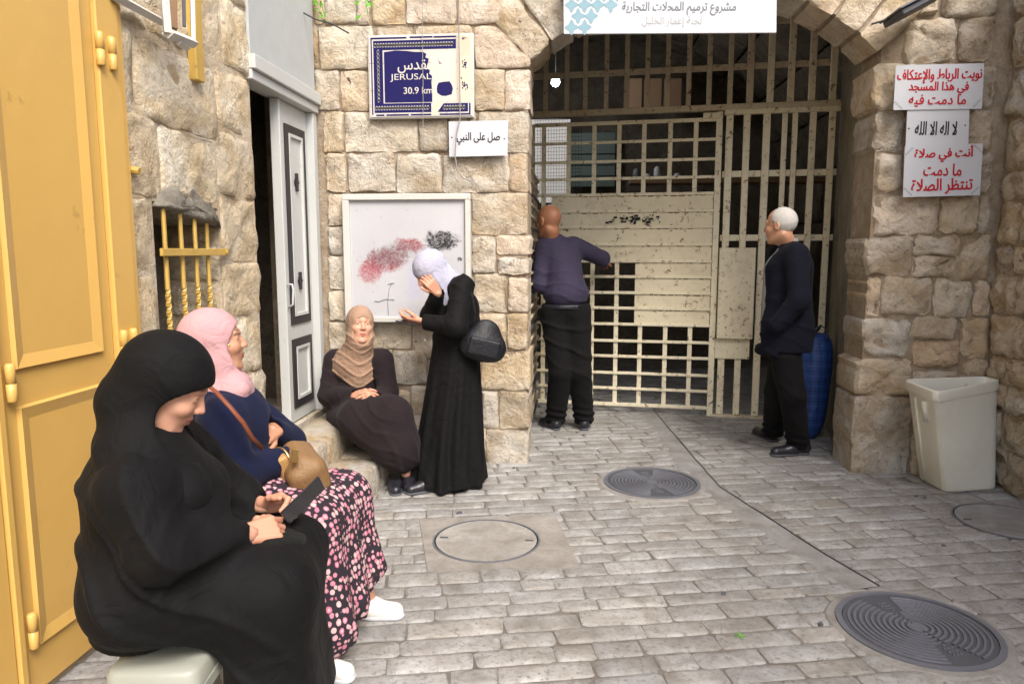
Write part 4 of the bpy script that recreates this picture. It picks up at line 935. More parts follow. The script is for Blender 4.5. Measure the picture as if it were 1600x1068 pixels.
for k in range(46):
    if k < 30: x, y = 490 + rg.uniform(0, 24) , rg.uniform(-45, 34); x = 494 + (y + 45) * .12 + rg.gauss(0, 6)
    else: x, y = rg.uniform(560, 580), rg.uniform(-20, 28)
    c = PY(x, y, 4.6 - rg.uniform(0, .08)); s_ = rg.uniform(.02, .05); d1 = nrm([rg.gauss(0, 1), rg.gauss(0, .4), rg.gauss(-.6, .8)]); d2 = nrm(np.cross(d1, [rg.gauss(0, .5), 1, rg.gauss(0, .5)])) 
    mb = MB(); mb.add([c, c + d1 * s_ * .4 + d2 * s_ * .3, c + d1 * s_ + V(0, .004, 0), c + d1 * s_ * .4 - d2 * s_ * .3], [(0, 1, 2), (0, 2, 3)]); mb.build('leaf', M['leaf'], pl)
for pts in (((495, -45), (500, -5), (508, 30)), ((568, -40), (572, 5), (575, 26))):
    mb = MB(); mb.tube([PY(x, y, 4.62) for x, y in pts], .003, 5); mb.build('stem', M['leaf'], pl)

# ------------------------------------------------------------------ bin, bag, stool
bn = thing('waste_bin', 'flared square cream plastic bin standing in front of the rubble wall', 'bin', (2.3, 4.4, 0))
zb = .645
B0 = [V(2.185, 4.30, 0), V(2.53, 4.39, 0), V(2.49, 4.62, 0), V(2.15, 4.58, 0)]
T0 = [PZ(1465, 612, zb), PZ(1561, 593, zb), None, PZ(1413, 592, zb)]; T0[2] = T0[1] + T0[3] - T0[0]
T0[2][1] = min(T0[2][1], 4.66); T0[3][1] = min(T0[3][1], 4.64)
def ringp(t, s_, z, rc=.12):
    P = [B0[i] * (1 - t) + T0[i] * t for i in range(4)]; c = sum(P) / 4; P = [c + (p - c) * s_ for p in P]; out = []
    for i in range(4):
        a, p, b = P[i - 1], P[i], P[(i + 1) % 4]
        out += [p + (a - p) * rc, p + ((a - p) + (b - p)) * rc * .3, p + (b - p) * rc]
    return [V(p[0], p[1], z) for p in out]
mb = MB(); L = [ringp(0, .95, .004), ringp(0.01, 1., .02), ringp(.5, 1., zb * .5), ringp(.92, 1., zb * .90), ringp(.92, 1.045, zb * .902), ringp(1, 1.045, zb - .004), ringp(1, 1.02, zb), ringp(1, .96, zb - .002), ringp(.5, .95, zb * .5), ringp(.04, .93, .03)]
F = [(k * 12 + i, k * 12 + (i + 1) % 12, k * 12 + 12 + (i + 1) % 12, k * 12 + 12 + i) for k in range(9) for i in range(12)] + [tuple(range(11, -1, -1)), tuple(range(108, 120))]
mb.add([p for r_ in L for p in r_], F); bo = mb.build('bin_body', M['bin'], bn, True)
eb_ = bo.modifiers.new('bevel', 'BEVEL'); eb_.width = .004; eb_.segments = 2; eb_.limit_method = 'ANGLE'
fl = (B0[3], nrm(B0[0] - B0[3]), V(0, 0, 1), None)
for tt, wv, z0, z1 in ((.32, .010, .03, .56), (.62, .022, .44, .56)):
    mb = MB(); pts = [(B0[3] * (1 - tt) + B0[0] * tt) * (1 - z / zb) + (T0[3] * (1 - tt) + T0[0] * tt) * (z / zb) for z in (z0, z1)]
    for p, z in zip(pts, (z0, z1)): p[2] = z
    mb.tube([p + V(-.001, 0, 0) for p in pts], wv, 6); mb.build('rib', M['bin'], bn, True)
tm, tt_, tb_ = newmat('blue plaid woven plastic'); co = coords(tt_); sp = N(tt_, 'ShaderNodeSeparateXYZ'); tt_.links.new(co, sp.inputs[0])
def stripes(v, per, w, off=0.):
    f = math_(tt_, 'FRACT', math_(tt_, 'ADD', math_(tt_, 'MULTIPLY', v, 1 / per), off)); return math_(tt_, 'LESS_THAN', f, w)
base = mix(tt_, noise(tt_, co, 6, 4, .6), (.014, .055, .21), (.018, .070, .26)); base = mix(tt_, math_(tt_, 'MULTIPLY', stripes(sp.outputs[2], .075, .18), .5), base, (.012, .02, .09))
base = mix(tt_, math_(tt_, 'MULTIPLY', stripes(sp.outputs[0], .06, .2), .5), base, (.012, .02, .09)); base = mix(tt_, math_(tt_, 'MULTIPLY', stripes(sp.outputs[2], .075, .06, .4), .5), base, (.10, .16, .32)); base = mix(tt_, math_(tt_, 'MULTIPLY', stripes(sp.outputs[0], .06, .06, .5), .5), base, (.08, .14, .30))
tt_.links.new(base, tb_.inputs['Base Color']); tb_.inputs['Roughness'].default_value = .5; bump(tt_, tb_, noise(tt_, co, 10, 4, .6, 1.), .5, .03)
M['tarp_blue'] = tm
bg = thing('plaid_bag', 'tall stuffed blue plaid bag leaning on the grey reveal behind the man in the suit', 'bag', (1.80, 5.55, 0))
mb = MB(); P = []; n = 28; H_ = 22
for j in range(H_ + 1):
    z = .80 * j / H_; t = j / H_; r0 = .115 * (1 - (2 * t - 1) ** 6 * .45) * (1 + .10 * math.sin(t * 3.1))
    for k in range(n):
        an = 6.2832 * k / n; w = 1 + .05 * mn.noise(Vector((math.cos(an) * 1.6, math.sin(an) * 1.6, z * 5)))
        P.append((1.775 + .045 * t + r0 * w * math.cos(an) * 1.05, 5.56 + .0 * t + r0 * w * math.sin(an), .003 + z))
mb.add(P, [(j * n + k, j * n + (k + 1) % n, (j + 1) * n + (k + 1) % n, (j + 1) * n + k) for j in range(H_) for k in range(n)] + [tuple(range(n - 1, -1, -1)), tuple(H_ * n + k for k in range(n))])
mb.build('bag_body', tm, bg, True)
for s_ in (-1, 1):
    mb = MB(); mb.tube([V(1.80 + s_ * .05, 5.46, .77), V(1.81 + s_ * .05, 5.46, .84), V(1.82, 5.50, .87), V(1.82, 5.58, .82)], .012, 6, flat=.4); mb.build('handle', M['iron_dark'], bg, True)
stl = thing('plastic_stool', 'pale grey plastic stool under the woman in black at lower left', 'stool', (-1.0, 1.6, 0))
SCX, SCY, SZ = -1.045, 1.665, .395
def sq(h, z, rc=.25):
    P = [V(-h, -h), V(h, -h), V(h, h), V(-h, h)]; out = []
    for i in range(4):
        a, p, b = P[i - 1], P[i], P[(i + 1) % 4]; out += [p + (a - p) * rc * .5, p + ((a - p) + (b - p)) * rc * .15, p + (b - p) * rc * .5]
    c, s_ = math.cos(.12), math.sin(.12)
    return [V(SCX + p[0] * c - p[1] * s_, SCY + p[0] * s_ + p[1] * c, z) for p in out]
mb = MB(); L = [sq(.116, SZ - .05), sq(.114, SZ - .012), sq(.106, SZ), sq(.06, SZ - .004)]
mb.add([p for r_ in L for p in r_], [(k * 12 + i, k * 12 + (i + 1) % 12, k * 12 + 12 + (i + 1) % 12, k * 12 + 12 + i) for k in range(3) for i in range(12)] + [tuple(range(36, 48))]); mb.build('seat', M['stool'], stl, True)
mb = MB(); L = [sq(.120, SZ - .052), sq(.124, SZ - .075), sq(.118, SZ - .075), sq(.114, SZ - .052)]
mb.add([p for r_ in L for p in r_], [(k * 12 + i, k * 12 + (i + 1) % 12, ((k + 1) % 4) * 12 + (i + 1) % 12, ((k + 1) % 4) * 12 + i) for k in range(4) for i in range(12)]); mb.build('rim', M['stool'], stl)
for sx, sy in ((-1, -1), (1, -1), (1, 1), (-1, 1)):
    mb = MB(); a = sq(.112, SZ - .05)[{(-1, -1): 1, (1, -1): 4, (1, 1): 7, (-1, 1): 10}[(sx, sy)]]; b = a + V(sx * .035, sy * .035, 0); b[2] = 0; mb.tube([b, a], [.022, .030], 6); mb.build('leg', M['stool'], stl)
# ------------------------------------------------------------------ sculpting by distance fields (people, clothes)
f32 = np.float32
def _d(p, c): return p - np.array(c, f32)
def cap(p, a, b, ra, rb=None):
    rb = ra if rb is None else rb; a = np.array(a, f32); b = np.array(b, f32); ba = b - a; pa = p - a
    t = np.clip((pa @ ba) / f32(max(1e-9, ba @ ba)), 0, 1)
    return np.sqrt(((pa - t[..., None] * ba) ** 2).sum(-1)) - (ra + (rb - ra) * t)
def ell(p, c, r, ax=None):
    q = _d(p, c)
    if ax is not None: q = q @ np.array(ax, f32).T
    r = np.array(r, f32); k0 = np.sqrt(((q / r) ** 2).sum(-1)); k1 = np.sqrt(((q / (r * r)) ** 2).sum(-1)) + 1e-6
    return k0 * (k0 - 1) / k1
def rbox(p, c, h, r, ax=None):
    q = _d(p, c)
    if ax is not None: q = q @ np.array(ax, f32).T
    q = np.abs(q) - (np.array(h, f32) - r)
    return np.sqrt((np.maximum(q, 0) ** 2).sum(-1)) + np.minimum(q.max(-1), 0) - r
def smin(k, *ds):
    o = ds[0]
    for d in ds[1:]:
        h = np.clip(.5 + .5 * (d - o) / k, 0, 1); o = d * (1 - h) + o * h - k * h * (1 - h)
    return o
def smax(k, a, b): return -smin(k, -a, -b)
def wav(p, s, sd):                       # smooth pseudo noise, -1..1
    rg = np.random.RandomState(sd); o = 0
    for i in range(5):
        k = rg.normal(size=3); k = k / np.linalg.norm(k) * s * (1 + .5 * i); o = o + np.sin(p @ k.astype(f32) + rg.uniform(0, 6.28)) / (1 + .45 * i)
    return o / 2.6
def folds(p, d, freq, sd, warp=1.6, ws=7.):   # ridges running across direction d, warped
    w0 = wav(p, ws, sd); t = p @ np.array(nrm(d), f32) * freq + warp * 1.3 * w0
    m = np.clip(.45 + .9 * wav(p, ws * .8, sd + 77), .05, 1.2)
    return -(np.exp(-np.sin(t) ** 2 / .11) * 1.7 - .45) * m
def polygonise(fn, lo, hi, h, it=1):
    lo = np.array(lo, float); n = np.ceil((np.array(hi) - lo) / h).astype(int) + 1
    g = [(lo[i] + np.arange(n[i]) * h).astype(f32) for i in range(3)]
    f = np.empty(n, f32)
    for i0 in range(0, n[0], 24):
        P = np.stack(np.meshgrid(g[0][i0:i0 + 24], g[1], g[2], indexing='ij'), -1); f[i0:i0 + 24] = fn(P)
    f[0] = f[-1] = np.maximum(f[0], .01); f[:, 0] = np.maximum(f[:, 0], .01); f[:, -1] = np.maximum(f[:, -1], .01); f[:, :, 0] = np.maximum(f[:, :, 0], .01); f[:, :, -1] = np.maximum(f[:, :, -1], .01); f[0] = np.maximum(f[0], .01); f[-1] = np.maximum(f[-1], .01)
    s = f < 0; m = tuple(k - 1 for k in n); acc = np.zeros(m + (3,), f32); cnt = np.zeros(m, f32)
    cross = []
    for ax in range(3):
        sl0 = [slice(None)] * 3; sl1 = [slice(None)] * 3; sl0[ax] = slice(0, -1); sl1[ax] = slice(1, None)
        a, b = f[tuple(sl0)], f[tuple(sl1)]; c = s[tuple(sl0)] != s[tuple(sl1)]; idx = np.argwhere(c); t = a[c] / (a[c] - b[c])
        pt = idx.astype(f32); pt[:, ax] += t; cross.append((idx, s[tuple(sl0)][c])); o = [k for k in range(3) if k != ax]
        for d1 in (0, 1):
            for d2 in (0, 1):
                q = idx.copy(); q[:, o[0]] -= d1; q[:, o[1]] -= d2; ok = (q >= 0).all(1) & (q < np.array(m)).all(1); q = q[ok]
                np.add.at(acc, (q[:, 0], q[:, 1], q[:, 2]), pt[ok]); np.add.at(cnt, (q[:, 0], q[:, 1], q[:, 2]), 1)
    act = cnt > 0; ids = -np.ones(m, int); ids[act] = np.arange(act.sum()); v = lo + (acc[act] / cnt[act][:, None]) * h
    F = []
    for ax in range(3):
        idx, ins = cross[ax]; o = [(ax + 1) % 3, (ax + 2) % 3]; ok = (idx[:, o[0]] > 0) & (idx[:, o[1]] > 0) & (idx[:, o[0]] < m[o[0]]) & (idx[:, o[1]] < m[o[1]]); idx = idx[ok]; ins = ins[ok]
        def cell(d1, d2): q = idx.copy(); q[:, o[0]] -= d1; q[:, o[1]] -= d2; return ids[q[:, 0], q[:, 1], q[:, 2]]
        q = np.stack([cell(1, 1), cell(0, 1), cell(0, 0), cell(1, 0)], 1); q[~ins] = q[~ins][:, ::-1]; F.append(q)
    F = np.concatenate(F)
    for _ in range(it):
        s2 = np.zeros_like(v); c2 = np.zeros(len(v))
        for k in range(4):
            np.add.at(s2, F[:, k], v[F[:, (k + 1) % 4]]); np.add.at(c2, F[:, k], 1)
        v = v * .5 + s2 / np.maximum(c2, 1)[:, None] * .5
    return v, F
def npmesh(name, v, F, col=None):
    me = bpy.data.meshes.new(name); me.vertices.add(len(v)); me.vertices.foreach_set('co', v.astype(f32).ravel())
    me.loops.add(F.size); me.loops.foreach_set('vertex_index', F.ravel().astype(np.int32)); me.polygons.add(len(F))
    me.polygons.foreach_set('loop_start', np.arange(0, F.size, 4, dtype=np.int32)); me.polygons.foreach_set('loop_total', np.full(len(F), 4, np.int32))
    me.polygons.foreach_set('use_smooth', np.ones(len(F), bool)); me.update(calc_edges=True)
    if col is not None:
        a = me.color_attributes.new('Col', 'FLOAT_COLOR', 'POINT'); a.data.foreach_set('color', np.concatenate([col, np.ones((len(col), 1))], 1).astype(f32).ravel())
    return me
def sculpt(name, fn, lo, hi, h, mat, parent, it=1):
    v, F = polygonise(fn, lo, hi, h, it); return link(name, npmesh(name, v, F), M[mat] if isinstance(mat, str) else mat, parent)
def join_meshes(name, parts):            # parts: (v, F, col)
    n = 0; VV, FF, CC = [], [], []
    for v, F, c in parts: VV.append(v); FF.append(F + n); CC.append(c); n += len(v)
    return npmesh(name, np.concatenate(VV), np.concatenate(FF), np.concatenate(CC))
def frame(az, pitch=0., roll=0.):
    a, p = math.radians(az), math.radians(pitch); f = V(math.cos(a) * math.cos(p), math.sin(a) * math.cos(p), math.sin(p)); s = V(-math.sin(a), math.cos(a), 0)
    u = np.cross(f, s); r = math.radians(roll); return f, s * math.cos(r) + u * math.sin(r), u * math.cos(r) - s * math.sin(r)

def head_fn(c, fr, sc=1., neck=None, hair=0., old=0.):
    A = np.array(fr, f32)                 # rows: f, s, u
    def fn(p):
        q = (_d(p, c) @ A.T) / f32(sc)
        qm = q.copy(); qm[..., 1] = np.abs(qm[..., 1])       # symmetric features
        d = smin(.03, ell(q, (-.012, 0, .030), (.094, .074, .088)), ell(q, (.030, 0, -.040), (.062, .056, .078)))
        d = smin(.02, d, cap(qm, (-.03, .045, -.055), (.055, .028, -.092), .016), ell(q, (.070, 0, -.098), (.020, .022, .016)))
        d = smin(.014, d, ell(qm, (.055, .036, -.022), (.030, .026, .026)))
        d = smin(.012, d, cap(qm, (.082, .004, .030), (.070, .042, .032), .010, .008))
        d = smax(.010, d, -ell(qm, (.100, .031, .010), (.022, .019, .013)))
        d = smin(.004, d, ell(qm, (.070, .030, .010), (.0145, .0155, .0135)))
        d = smin(.008, d, cap(q, (.080, 0, .020), (.103, 0, -.020), .0075, .0100)); d = smin(.005, d, ell(qm, (.094, .011, -.024), (.010, .008, .008)))
        d = smin(.005, d, cap(qm, (.090, 0, -.051), (.080, .020, -.055), .0065, .004)); d = smin(.004, d, cap(qm, (.088, 0, -.064), (.080, .016, -.062), .0075, .004))
        d = smax(.003, d, -cap(qm, (.101, 0, -.0575), (.086, .021, -.0575), .0016))
        d = smin(.006, d, ell(qm, (-.010, .078, -.004), (.017, .008, .030))); d = smax(.004, d, -ell(qm, (-.006, .086, .0), (.009, .006, .018)))
        if old: d = d + .0009 * np.sin(q[..., 2] * 260) * np.exp(-((q[..., 2] - .055) / .025) ** 2)
        d = d * sc
        if neck is not None: d = smin(.03, d, cap(p, V(*c) + fr[2] * -.07 * sc - fr[0] * .025 * sc, neck, .052 * sc, .058 * sc))
        return d
    return fn
def head_col(v, c, fr, sc=1., brow=(.30, .24, .22), lip=(.85, .50, .52), stubble=0., hairc=None, hair_w=None):
    q = ((v - np.array(c)) @ np.array(fr).T) / sc; y = np.abs(q[:, 1]); col = np.ones((len(v), 3))
    def m(cx, cy, cz, rx, ry, rz, soft=.5): return np.clip((1 - np.sqrt(((q[:, 0] - cx) / rx) ** 2 + ((y - cy) / ry) ** 2 + ((q[:, 2] - cz) / rz) ** 2)) / soft, 0, 1)[:, None]
    def app(w, cc): nonlocal col; col = col * (1 - w) + np.array(cc) * w
    app(m(.06, .038, -.03, .05, .03, .03, 1.) * .5, (1.05, .80, .78)); app(m(.1, 0, -.02, .03, .02, .02, 1.) * .4, (1.05, .80, .76))
    app(m(.085, .0, -.0575, .03, .022, .0115, .3), lip); app(m(.09, 0, -.0575, .03, .022, .002, .5) * .8, (.35, .2, .2))
    app(m(.085, .028, .040, .03, .022, .0055, .4) * .85, brow)
    app(m(.088, .030, .0135, .03, .016, .0035, .4) * .9, (.16, .12, .11))     # lashes
    app(m(.088, .030, .0085, .03, .0125, .0038, .3), (1.25, 1.5, 1.75)); app(m(.09, .030, .0085, .03, .0052, .0045, .4), (.10, .07, .06))
    if stubble: app(m(.05, .0, -.08, .08, .07, .045, .8) * stubble, (.75, .75, .80))
    if hair_w is not None: w = hair_w(q)[:, None]; app(w, hairc)
    return col
def hand(w, d, up, side, curl=(.5, .7, .5), spread=.12, thumb=(.6, .3), sc=1., grip=None):
    """w wrist, d towards the fingers, up = back of the hand, side = +1/-1 where the thumb leaves"""
    d = nrm(d); up = nrm(np.array(up) - d * np.dot(up, d)); y = np.cross(up, d) * side; w = V(*w); C_ = []
    for k in range(4): o = (.030 - .0195 * k); C_.append((w + y * o * .55 * sc, w + (d * .085 + y * o) * sc, .0165 * sc, .0125 * sc))
    ln = ((.042, .026, .020), (.046, .030, .021), (.042, .028, .020), (.033, .021, .018))
    for k in range(4):
        o = (.030 - .0195 * k); p = w + (d * .088 + y * o) * sc; a = 0; yaw = spread * (1.3 - k) * .6; c_ = curl[k] if hasattr(curl[0], '__len__') else curl
        for j in range(3):
            a += c_[j]; dd = (d * math.cos(yaw) + y * math.sin(yaw)) * math.cos(a) - up * math.sin(a); q = p + dd * ln[k][j] * sc; r0 = (.0095, .0086, .0078, .0068)[j] * sc * (1 if k < 3 else .88)
            C_.append((p, q, r0, r0 * .9)); p = q
    p = w + (d * .022 + y * .026) * sc; dd = nrm(d * math.cos(thumb[0]) + y * math.sin(thumb[0]) - up * .35); q = p + dd * .042 * sc; C_.append((w + d * .012 * sc, q, .0165 * sc, .0115 * sc))
    dd = nrm(dd * math.cos(thumb[1]) + (d * .8 - y * .35 - up * .3) * math.sin(thumb[1])); r = q + dd * .030 * sc; C_.append((q, r, .0108 * sc, .0095 * sc)); C_.append((r, r + nrm(dd + d * .2) * .024 * sc, .0095 * sc, .008 * sc))
    def fn(p_): return smin(.0055, *[cap(p_, *c) for c in C_])
    pts = np.array([c[0] for c in C_] + [c[1] for c in C_]); return fn, pts.min(0) - .025, pts.max(0) + .025
def skin_parts(items):                   # items: (fn, lo, hi, h, colour function)
    out = []
    for fn, lo, hi, h, cf in items:
        v, F = polygonise(fn, lo, hi, h, 1); out.append((v, F, cf(v) if cf else np.ones((len(v), 3))))
    return out
def hcol(v): return np.ones((len(v), 3)) * np.array([1.02, .92, .88])
def bx(*pts, m=.15): P = np.array([p for p in pts]); return P.min(0) - m, P.max(0) + m
def person(label, loc, group=None): return thing('person', label, 'person', loc, group)
def limbs_fn(segs, k=.03):
    def fn(p): return smin(k, *[cap(p, *s) for s in segs])
    return fn
def shoe(name, heel, az, L_, mat, parent, sole='iron_dark', h=.075, w=.045):
    f, s, u = frame(az); c = V(*heel)
    def fn(p):
        q = _d(p, c) @ np.array((f, s, u), f32).T
        top = smin(.03, cap(q, (.03, 0, .05), (L_ * .45, 0, .045), w * .78, w * .8), cap(q, (L_ * .4, 0, .035), (L_ - w * .9, .002, .026), w * .85, w * .72), cap(q, (.025, 0, .05), (.03, 0, h + .02), w * .75, w * .7))
        top = smax(.006, top, -(q[..., 2] - .008)); top = smax(.004, top, q[..., 2] - h)
        return top
    lo, hi = bx(c, c + f * L_, c + V(0, 0, h), m=.07); o = sculpt(name, fn, lo, hi, .005, mat, parent)
    def fs(p):
        q = _d(p, c) @ np.array((f, s, u), f32).T
        d2 = smin(.02, cap(q * np.array((1, 1, 0), f32), (.028, 0, 0), (L_ * .5, 0, 0), w * .80, w * .75), cap(q * np.array((1, 1, 0), f32), (L_ * .5, 0, 0), (L_ - w * .88, .002, 0), w * .9, w * .8))
        return smax(.003, d2, np.abs(q[..., 2] - .008) - .008)
    sculpt('sole', fs, lo, hi, .005, sole, o)
    return o
# ------------------------------------------------------------------ people
def scarf(parent, mat, hc, hf, sc, open_c, open_r, drape, infl=(.016, .014, .02), sd=1, fold=.0035, fr=22., h=.006, fdir=(0, .5, 1), vfold=False, cutz=None):
    A = np.array(hf, f32)
    def fn(p):
        q = (_d(p, hc) @ A.T) / f32(sc)
        d = ell(q, (-.018, 0, .026), (.098 + infl[0], .078 + infl[1], .092 + infl[2])) * sc
        d = smin(.03, d, ell(q, (.0, 0, -.06), (.088, .080, .082)) * sc)
        d = smin(.045, d, *[cap(p, *s) for s in drape])
        if vfold: qq = np.stack([q[..., 0] * .3, q[..., 1] * 0, q[..., 2] - .9 * np.sqrt(q[..., 1] ** 2 + .0015)], -1); fo = folds(qq, (0, 0, 1), fr * 1.4, sd, .8, 9)
        else: fo = folds(p, fdir, fr, sd)
        d = d + fold * fo * np.clip((.04 - q[..., 2]) / .08, .12, 1)
        if cutz is not None: d = smax(.01, d, cutz(p))
        return smax(.008, d, -ell(q, open_c, open_r) * sc)
    pts = [s[0] for s in drape] + [s[1] for s in drape]; lo, hi = bx(hc, *pts, m=.17)
    return sculpt('hijab', fn, lo, hi, h, mat, parent)

# --- woman in black, nearest
A_ = person('woman in black abaya and black scarf on the plastic stool looking at her phone', (-1.1, 1.7, 0))
F_, L_, U_ = frame(18)
hc = PY(262, 602, 1.74); hf = frame(20, -32, 3)
shR, shL = V(-1.06, 1.575, .845), V(-1.16, 1.93, .855); elR = PY(250, 868, 1.55); wrR = PY(392, 834, 1.79); elL = V(-1.02, 2.02, .68); wrL = PY(412, 790, 1.99)
hip = V(-1.12, 1.70, .56); kR = V(-.82, 1.76, .50); kL = V(-.89, 2.02, .50)
hR = hand(wrR + (-.01, -.005, 0), PY(462, 818, 1.90) - wrR, (.1, -.75, .65), 1, curl=((.5, .9, .6), (.6, 1.0, .7), (.7, 1.1, .7), (.8, 1.1, .8)), thumb=(.55, .5), sc=.98)
hL = hand(wrL, PY(470, 778, 1.97) - wrL, (.0, .8, .5), -1, curl=((.6, 1.0, .6),) * 4, thumb=(.5, .6), sc=.92)
sk = skin_parts([(head_fn(hc, hf, 1.0, V(-1.12, 1.73, .93)), hc - .16, hc + .16, .0028, lambda v: head_col(v, hc, hf)),
    (hR[0], hR[1], hR[2], .0026, hcol), (hL[0], hL[1], hL[2], .003, hcol),
    (limbs_fn([(hip, V(-1.12, 1.73, .82), .12, .10), (V(-1.12, 1.73, .82), V(-1.10, 1.73, .96), .08, .05), (shR, elR, .045, .04), (elR, wrR, .038, .026), (shL, elL, .045, .04), (elL, wrL, .038, .026), (hip, kR, .10, .06), (hip, kL, .10, .06)]), (-1.4, 1.4, .3), (-.5, 2.3, 1.1), .016, None)])
link('body', join_meshes('body', sk), M['skin_fair'], A_)
def abaya(p):
    body = smin(.10, cap(p, hip + (.01, 0, .01), V(-1.12, 1.73, .76), .160, .150), cap(p, hip + (.08, .0, .06), V(-1.07, 1.76, .76), .15, .14), cap(p, shR + (-.01, .04, 0), shL + (-.01, -.04, 0), .080), cap(p, V(-1.13, 1.72, .84), V(-1.11, 1.73, .94), .10, .07))
    arms = smin(.035, cap(p, shR, elR, .082, .072), cap(p, elR, wrR - (.02, .02, 0), .068, .048)); arms2 = smin(.035, cap(p, shL, elL, .09, .08), cap(p, elL, wrL - (.02, 0, 0), .07, .05))
    leg = smin(.09, cap(p, hip + (.02, -.07, .0), kR, .135, .112), cap(p, hip + (0, .12, -.03), kL, .165, .12), cap(p, kR, kR + (.0, -.01, -.40), .115, .13), cap(p, kL, kL + (.02, 0, -.42), .11, .13), cap(p, (kR + kL) / 2, (kR + kL) / 2 + (0, 0, -.40), .11, .12))
    d = smin(.035, body, arms, arms2); d = smin(.04, d, leg)
    z = p[..., 2]; fw = np.clip((p[..., 0] + 1.02) / .2, 0, 1)
    d = d + .009 * folds(p, (.5, .9, .1), 24, 4, 1.9, 6) * 1.5 * np.clip((.66 - z) / .3, .0, 1) * (.15 + fw) + .010 * folds(p, (.7, .1, .8), 24, 9, 2.6, 6)
    d = d + .006 * wav(p, 8, 3)
    nw = np.exp(-((p - np.array(elR, f32)) ** 2).sum(-1) / .012); d = d + nw * .008 * folds(p, (.8, .4, -.5), 50, 6, 1.2, 12)
    d = smax(.012, d, -cap(p, wrR, wrR + nrm(wrR - elR) * .07, .040, .055)); d = smax(.012, d, -cap(p, wrL, wrL + nrm(wrL - elL) * .07, .036, .05))
    return smax(.01, d, -(z - .03))
sculpt('abaya', abaya, (-1.52, 1.25, .0), (-.42, 2.35, 1.12), .008, 'cloth_black', A_, 3)
scarf(A_, 'cloth_black', hc, hf, 1.0, (.112, 0, -.046), (.116, .14, .100), [(hc - hf[2] * .08 - hf[0] * .05, V(-1.10, 1.71, .92), .090, .095), (V(-1.10, 1.71, .92), V(-1.01, 1.70, .80), .10, .08), (V(-1.11, 1.66, .90), V(-1.07, 1.60, .85), .085, .075), (V(-1.13, 1.82, .90), V(-1.12, 1.88, .86), .085, .075)], infl=(.022, .022, .022), sd=3, fold=.006, fr=28, fdir=(.55, -.2, .8), h=.0055)
def jk(p):
    c = (kR + kL) / 2 + (-.10, -.02, .06); d = smin(.05, ell(p, c, (.20, .20, .085)), ell(p, c + (.13, -.04, -.10), (.085, .16, .17))); return d + .005 * folds(p, (.2, .3, 1), 40, 12, 2.2, 7)
sculpt('folded_cardigan', jk, (-1.2, 1.5, .25), (-.4, 2.3, .80), .008, 'knit_black', A_)
phA = thing('mobile_phone', 'dark phone held by the nearest woman in black', 'phone', tuple(PY(474, 781, 1.93)))
pc = PY(474, 781, 1.93); pd = nrm(PY(500, 754, 1.96) - PY(447, 806, 1.88)); pn_ = nrm(np.cross(pd, (.35, 1., -.25))); pw = np.cross(pn_, pd)
mb = MB(); mb.fbox(pc, pd, pw, pn_, (-.072, .072), (-.036, .036), (-.004, .004), .002); mb.build('phone_body', M['phone'], phA)
mb = MB(); mb.fbox(pc, pd, pw, pn_, (-.068, .068), (-.033, .033), (.0042, .0046)); mb.build('screen', flat_mat('dim phone glass', (.035, .03, .04), .08, .6), phA)

# --- woman with pink scarf
B_ = person('woman in pink scarf, navy top and floral skirt seated with folded arms', (-1.25, 2.45, 0))
hc = PY(336, 534, 2.45) + V(0, 0, 0); hf = frame(27, 3)
shR, shL = V(-1.21, 2.31, .85), V(-1.31, 2.63, .86); elR = PY(372, 742, 2.30); wrR = PY(448, 716, 2.50); elL = PY(452, 690, 2.70); wrL = PY(424, 672, 2.55)
hip = V(-1.33, 2.45, .52); kR = V(-.93, 2.36, .46); kL = V(-.90, 2.64, .46); fR = V(-.84, 2.24, .05); fL = V(-.80, 2.60, .05)
hL = hand(wrL + (.01, .02, .0), PY(384, 692, 2.40) - wrL, (.5, -.5, .7), 1, curl=((.25, .5, .4),) * 4, thumb=(.5, .3), sc=1.0)
sk = skin_parts([(head_fn(hc, hf, .97, V(-1.27, 2.45, .92)), hc - .16, hc + .16, .003, lambda v: head_col(v, hc, hf, .97)), (hL[0], hL[1], hL[2], .003, hcol),
    (limbs_fn([(hip, V(-1.27, 2.46, .82), .14, .12), (shR, elR, .04, .035), (elR, wrR, .034, .026), (shL, elL, .04, .036), (elL, wrL, .036, .028), (hip, kR, .10, .06), (hip, kL, .10, .06), (kR, fR, .055, .035), (kL, fL, .055, .035)]), (-1.6, 2.0, .0), (-.6, 3.0, 1.0), .016, None)])
link('body', join_meshes('body', sk), M['skin_tan'], B_)
def top(p):
    d = smin(.07, cap(p, hip + (0, 0, .06), V(-1.26, 2.46, .78), .165, .155), cap(p, shR + (0, .03, 0), shL + (0, -.03, 0), .075), cap(p, V(-1.26, 2.46, .86), V(-1.28, 2.45, .93), .09, .06))
    d = smin(.03, d, smin(.03, cap(p, shR, elR, .072, .070), cap(p, elR, wrR, .066, .048)), smin(.03, cap(p, shL, elL, .070, .064), cap(p, elL, wrL + (.0, .02, 0), .060, .046)))
    d = d + .006 * folds(p, (.6, .2, .7), 34, 21, 2.2, 8) + .005 * wav(p, 12, 5)
    return smax(.01, smax(.008, d, -cap(p, wrL + (.006, .0, 0), wrL + nrm(wrL - elL) * .06, .036, .045)), -(p[..., 2] - .50))
sculpt('top', top, (-1.6, 2.05, .42), (-.85, 2.95, 1.05), .0075, 'navy_knit', B_)
fm, ft, fb = newmat('floral skirt cloth'); co = coords(ft)
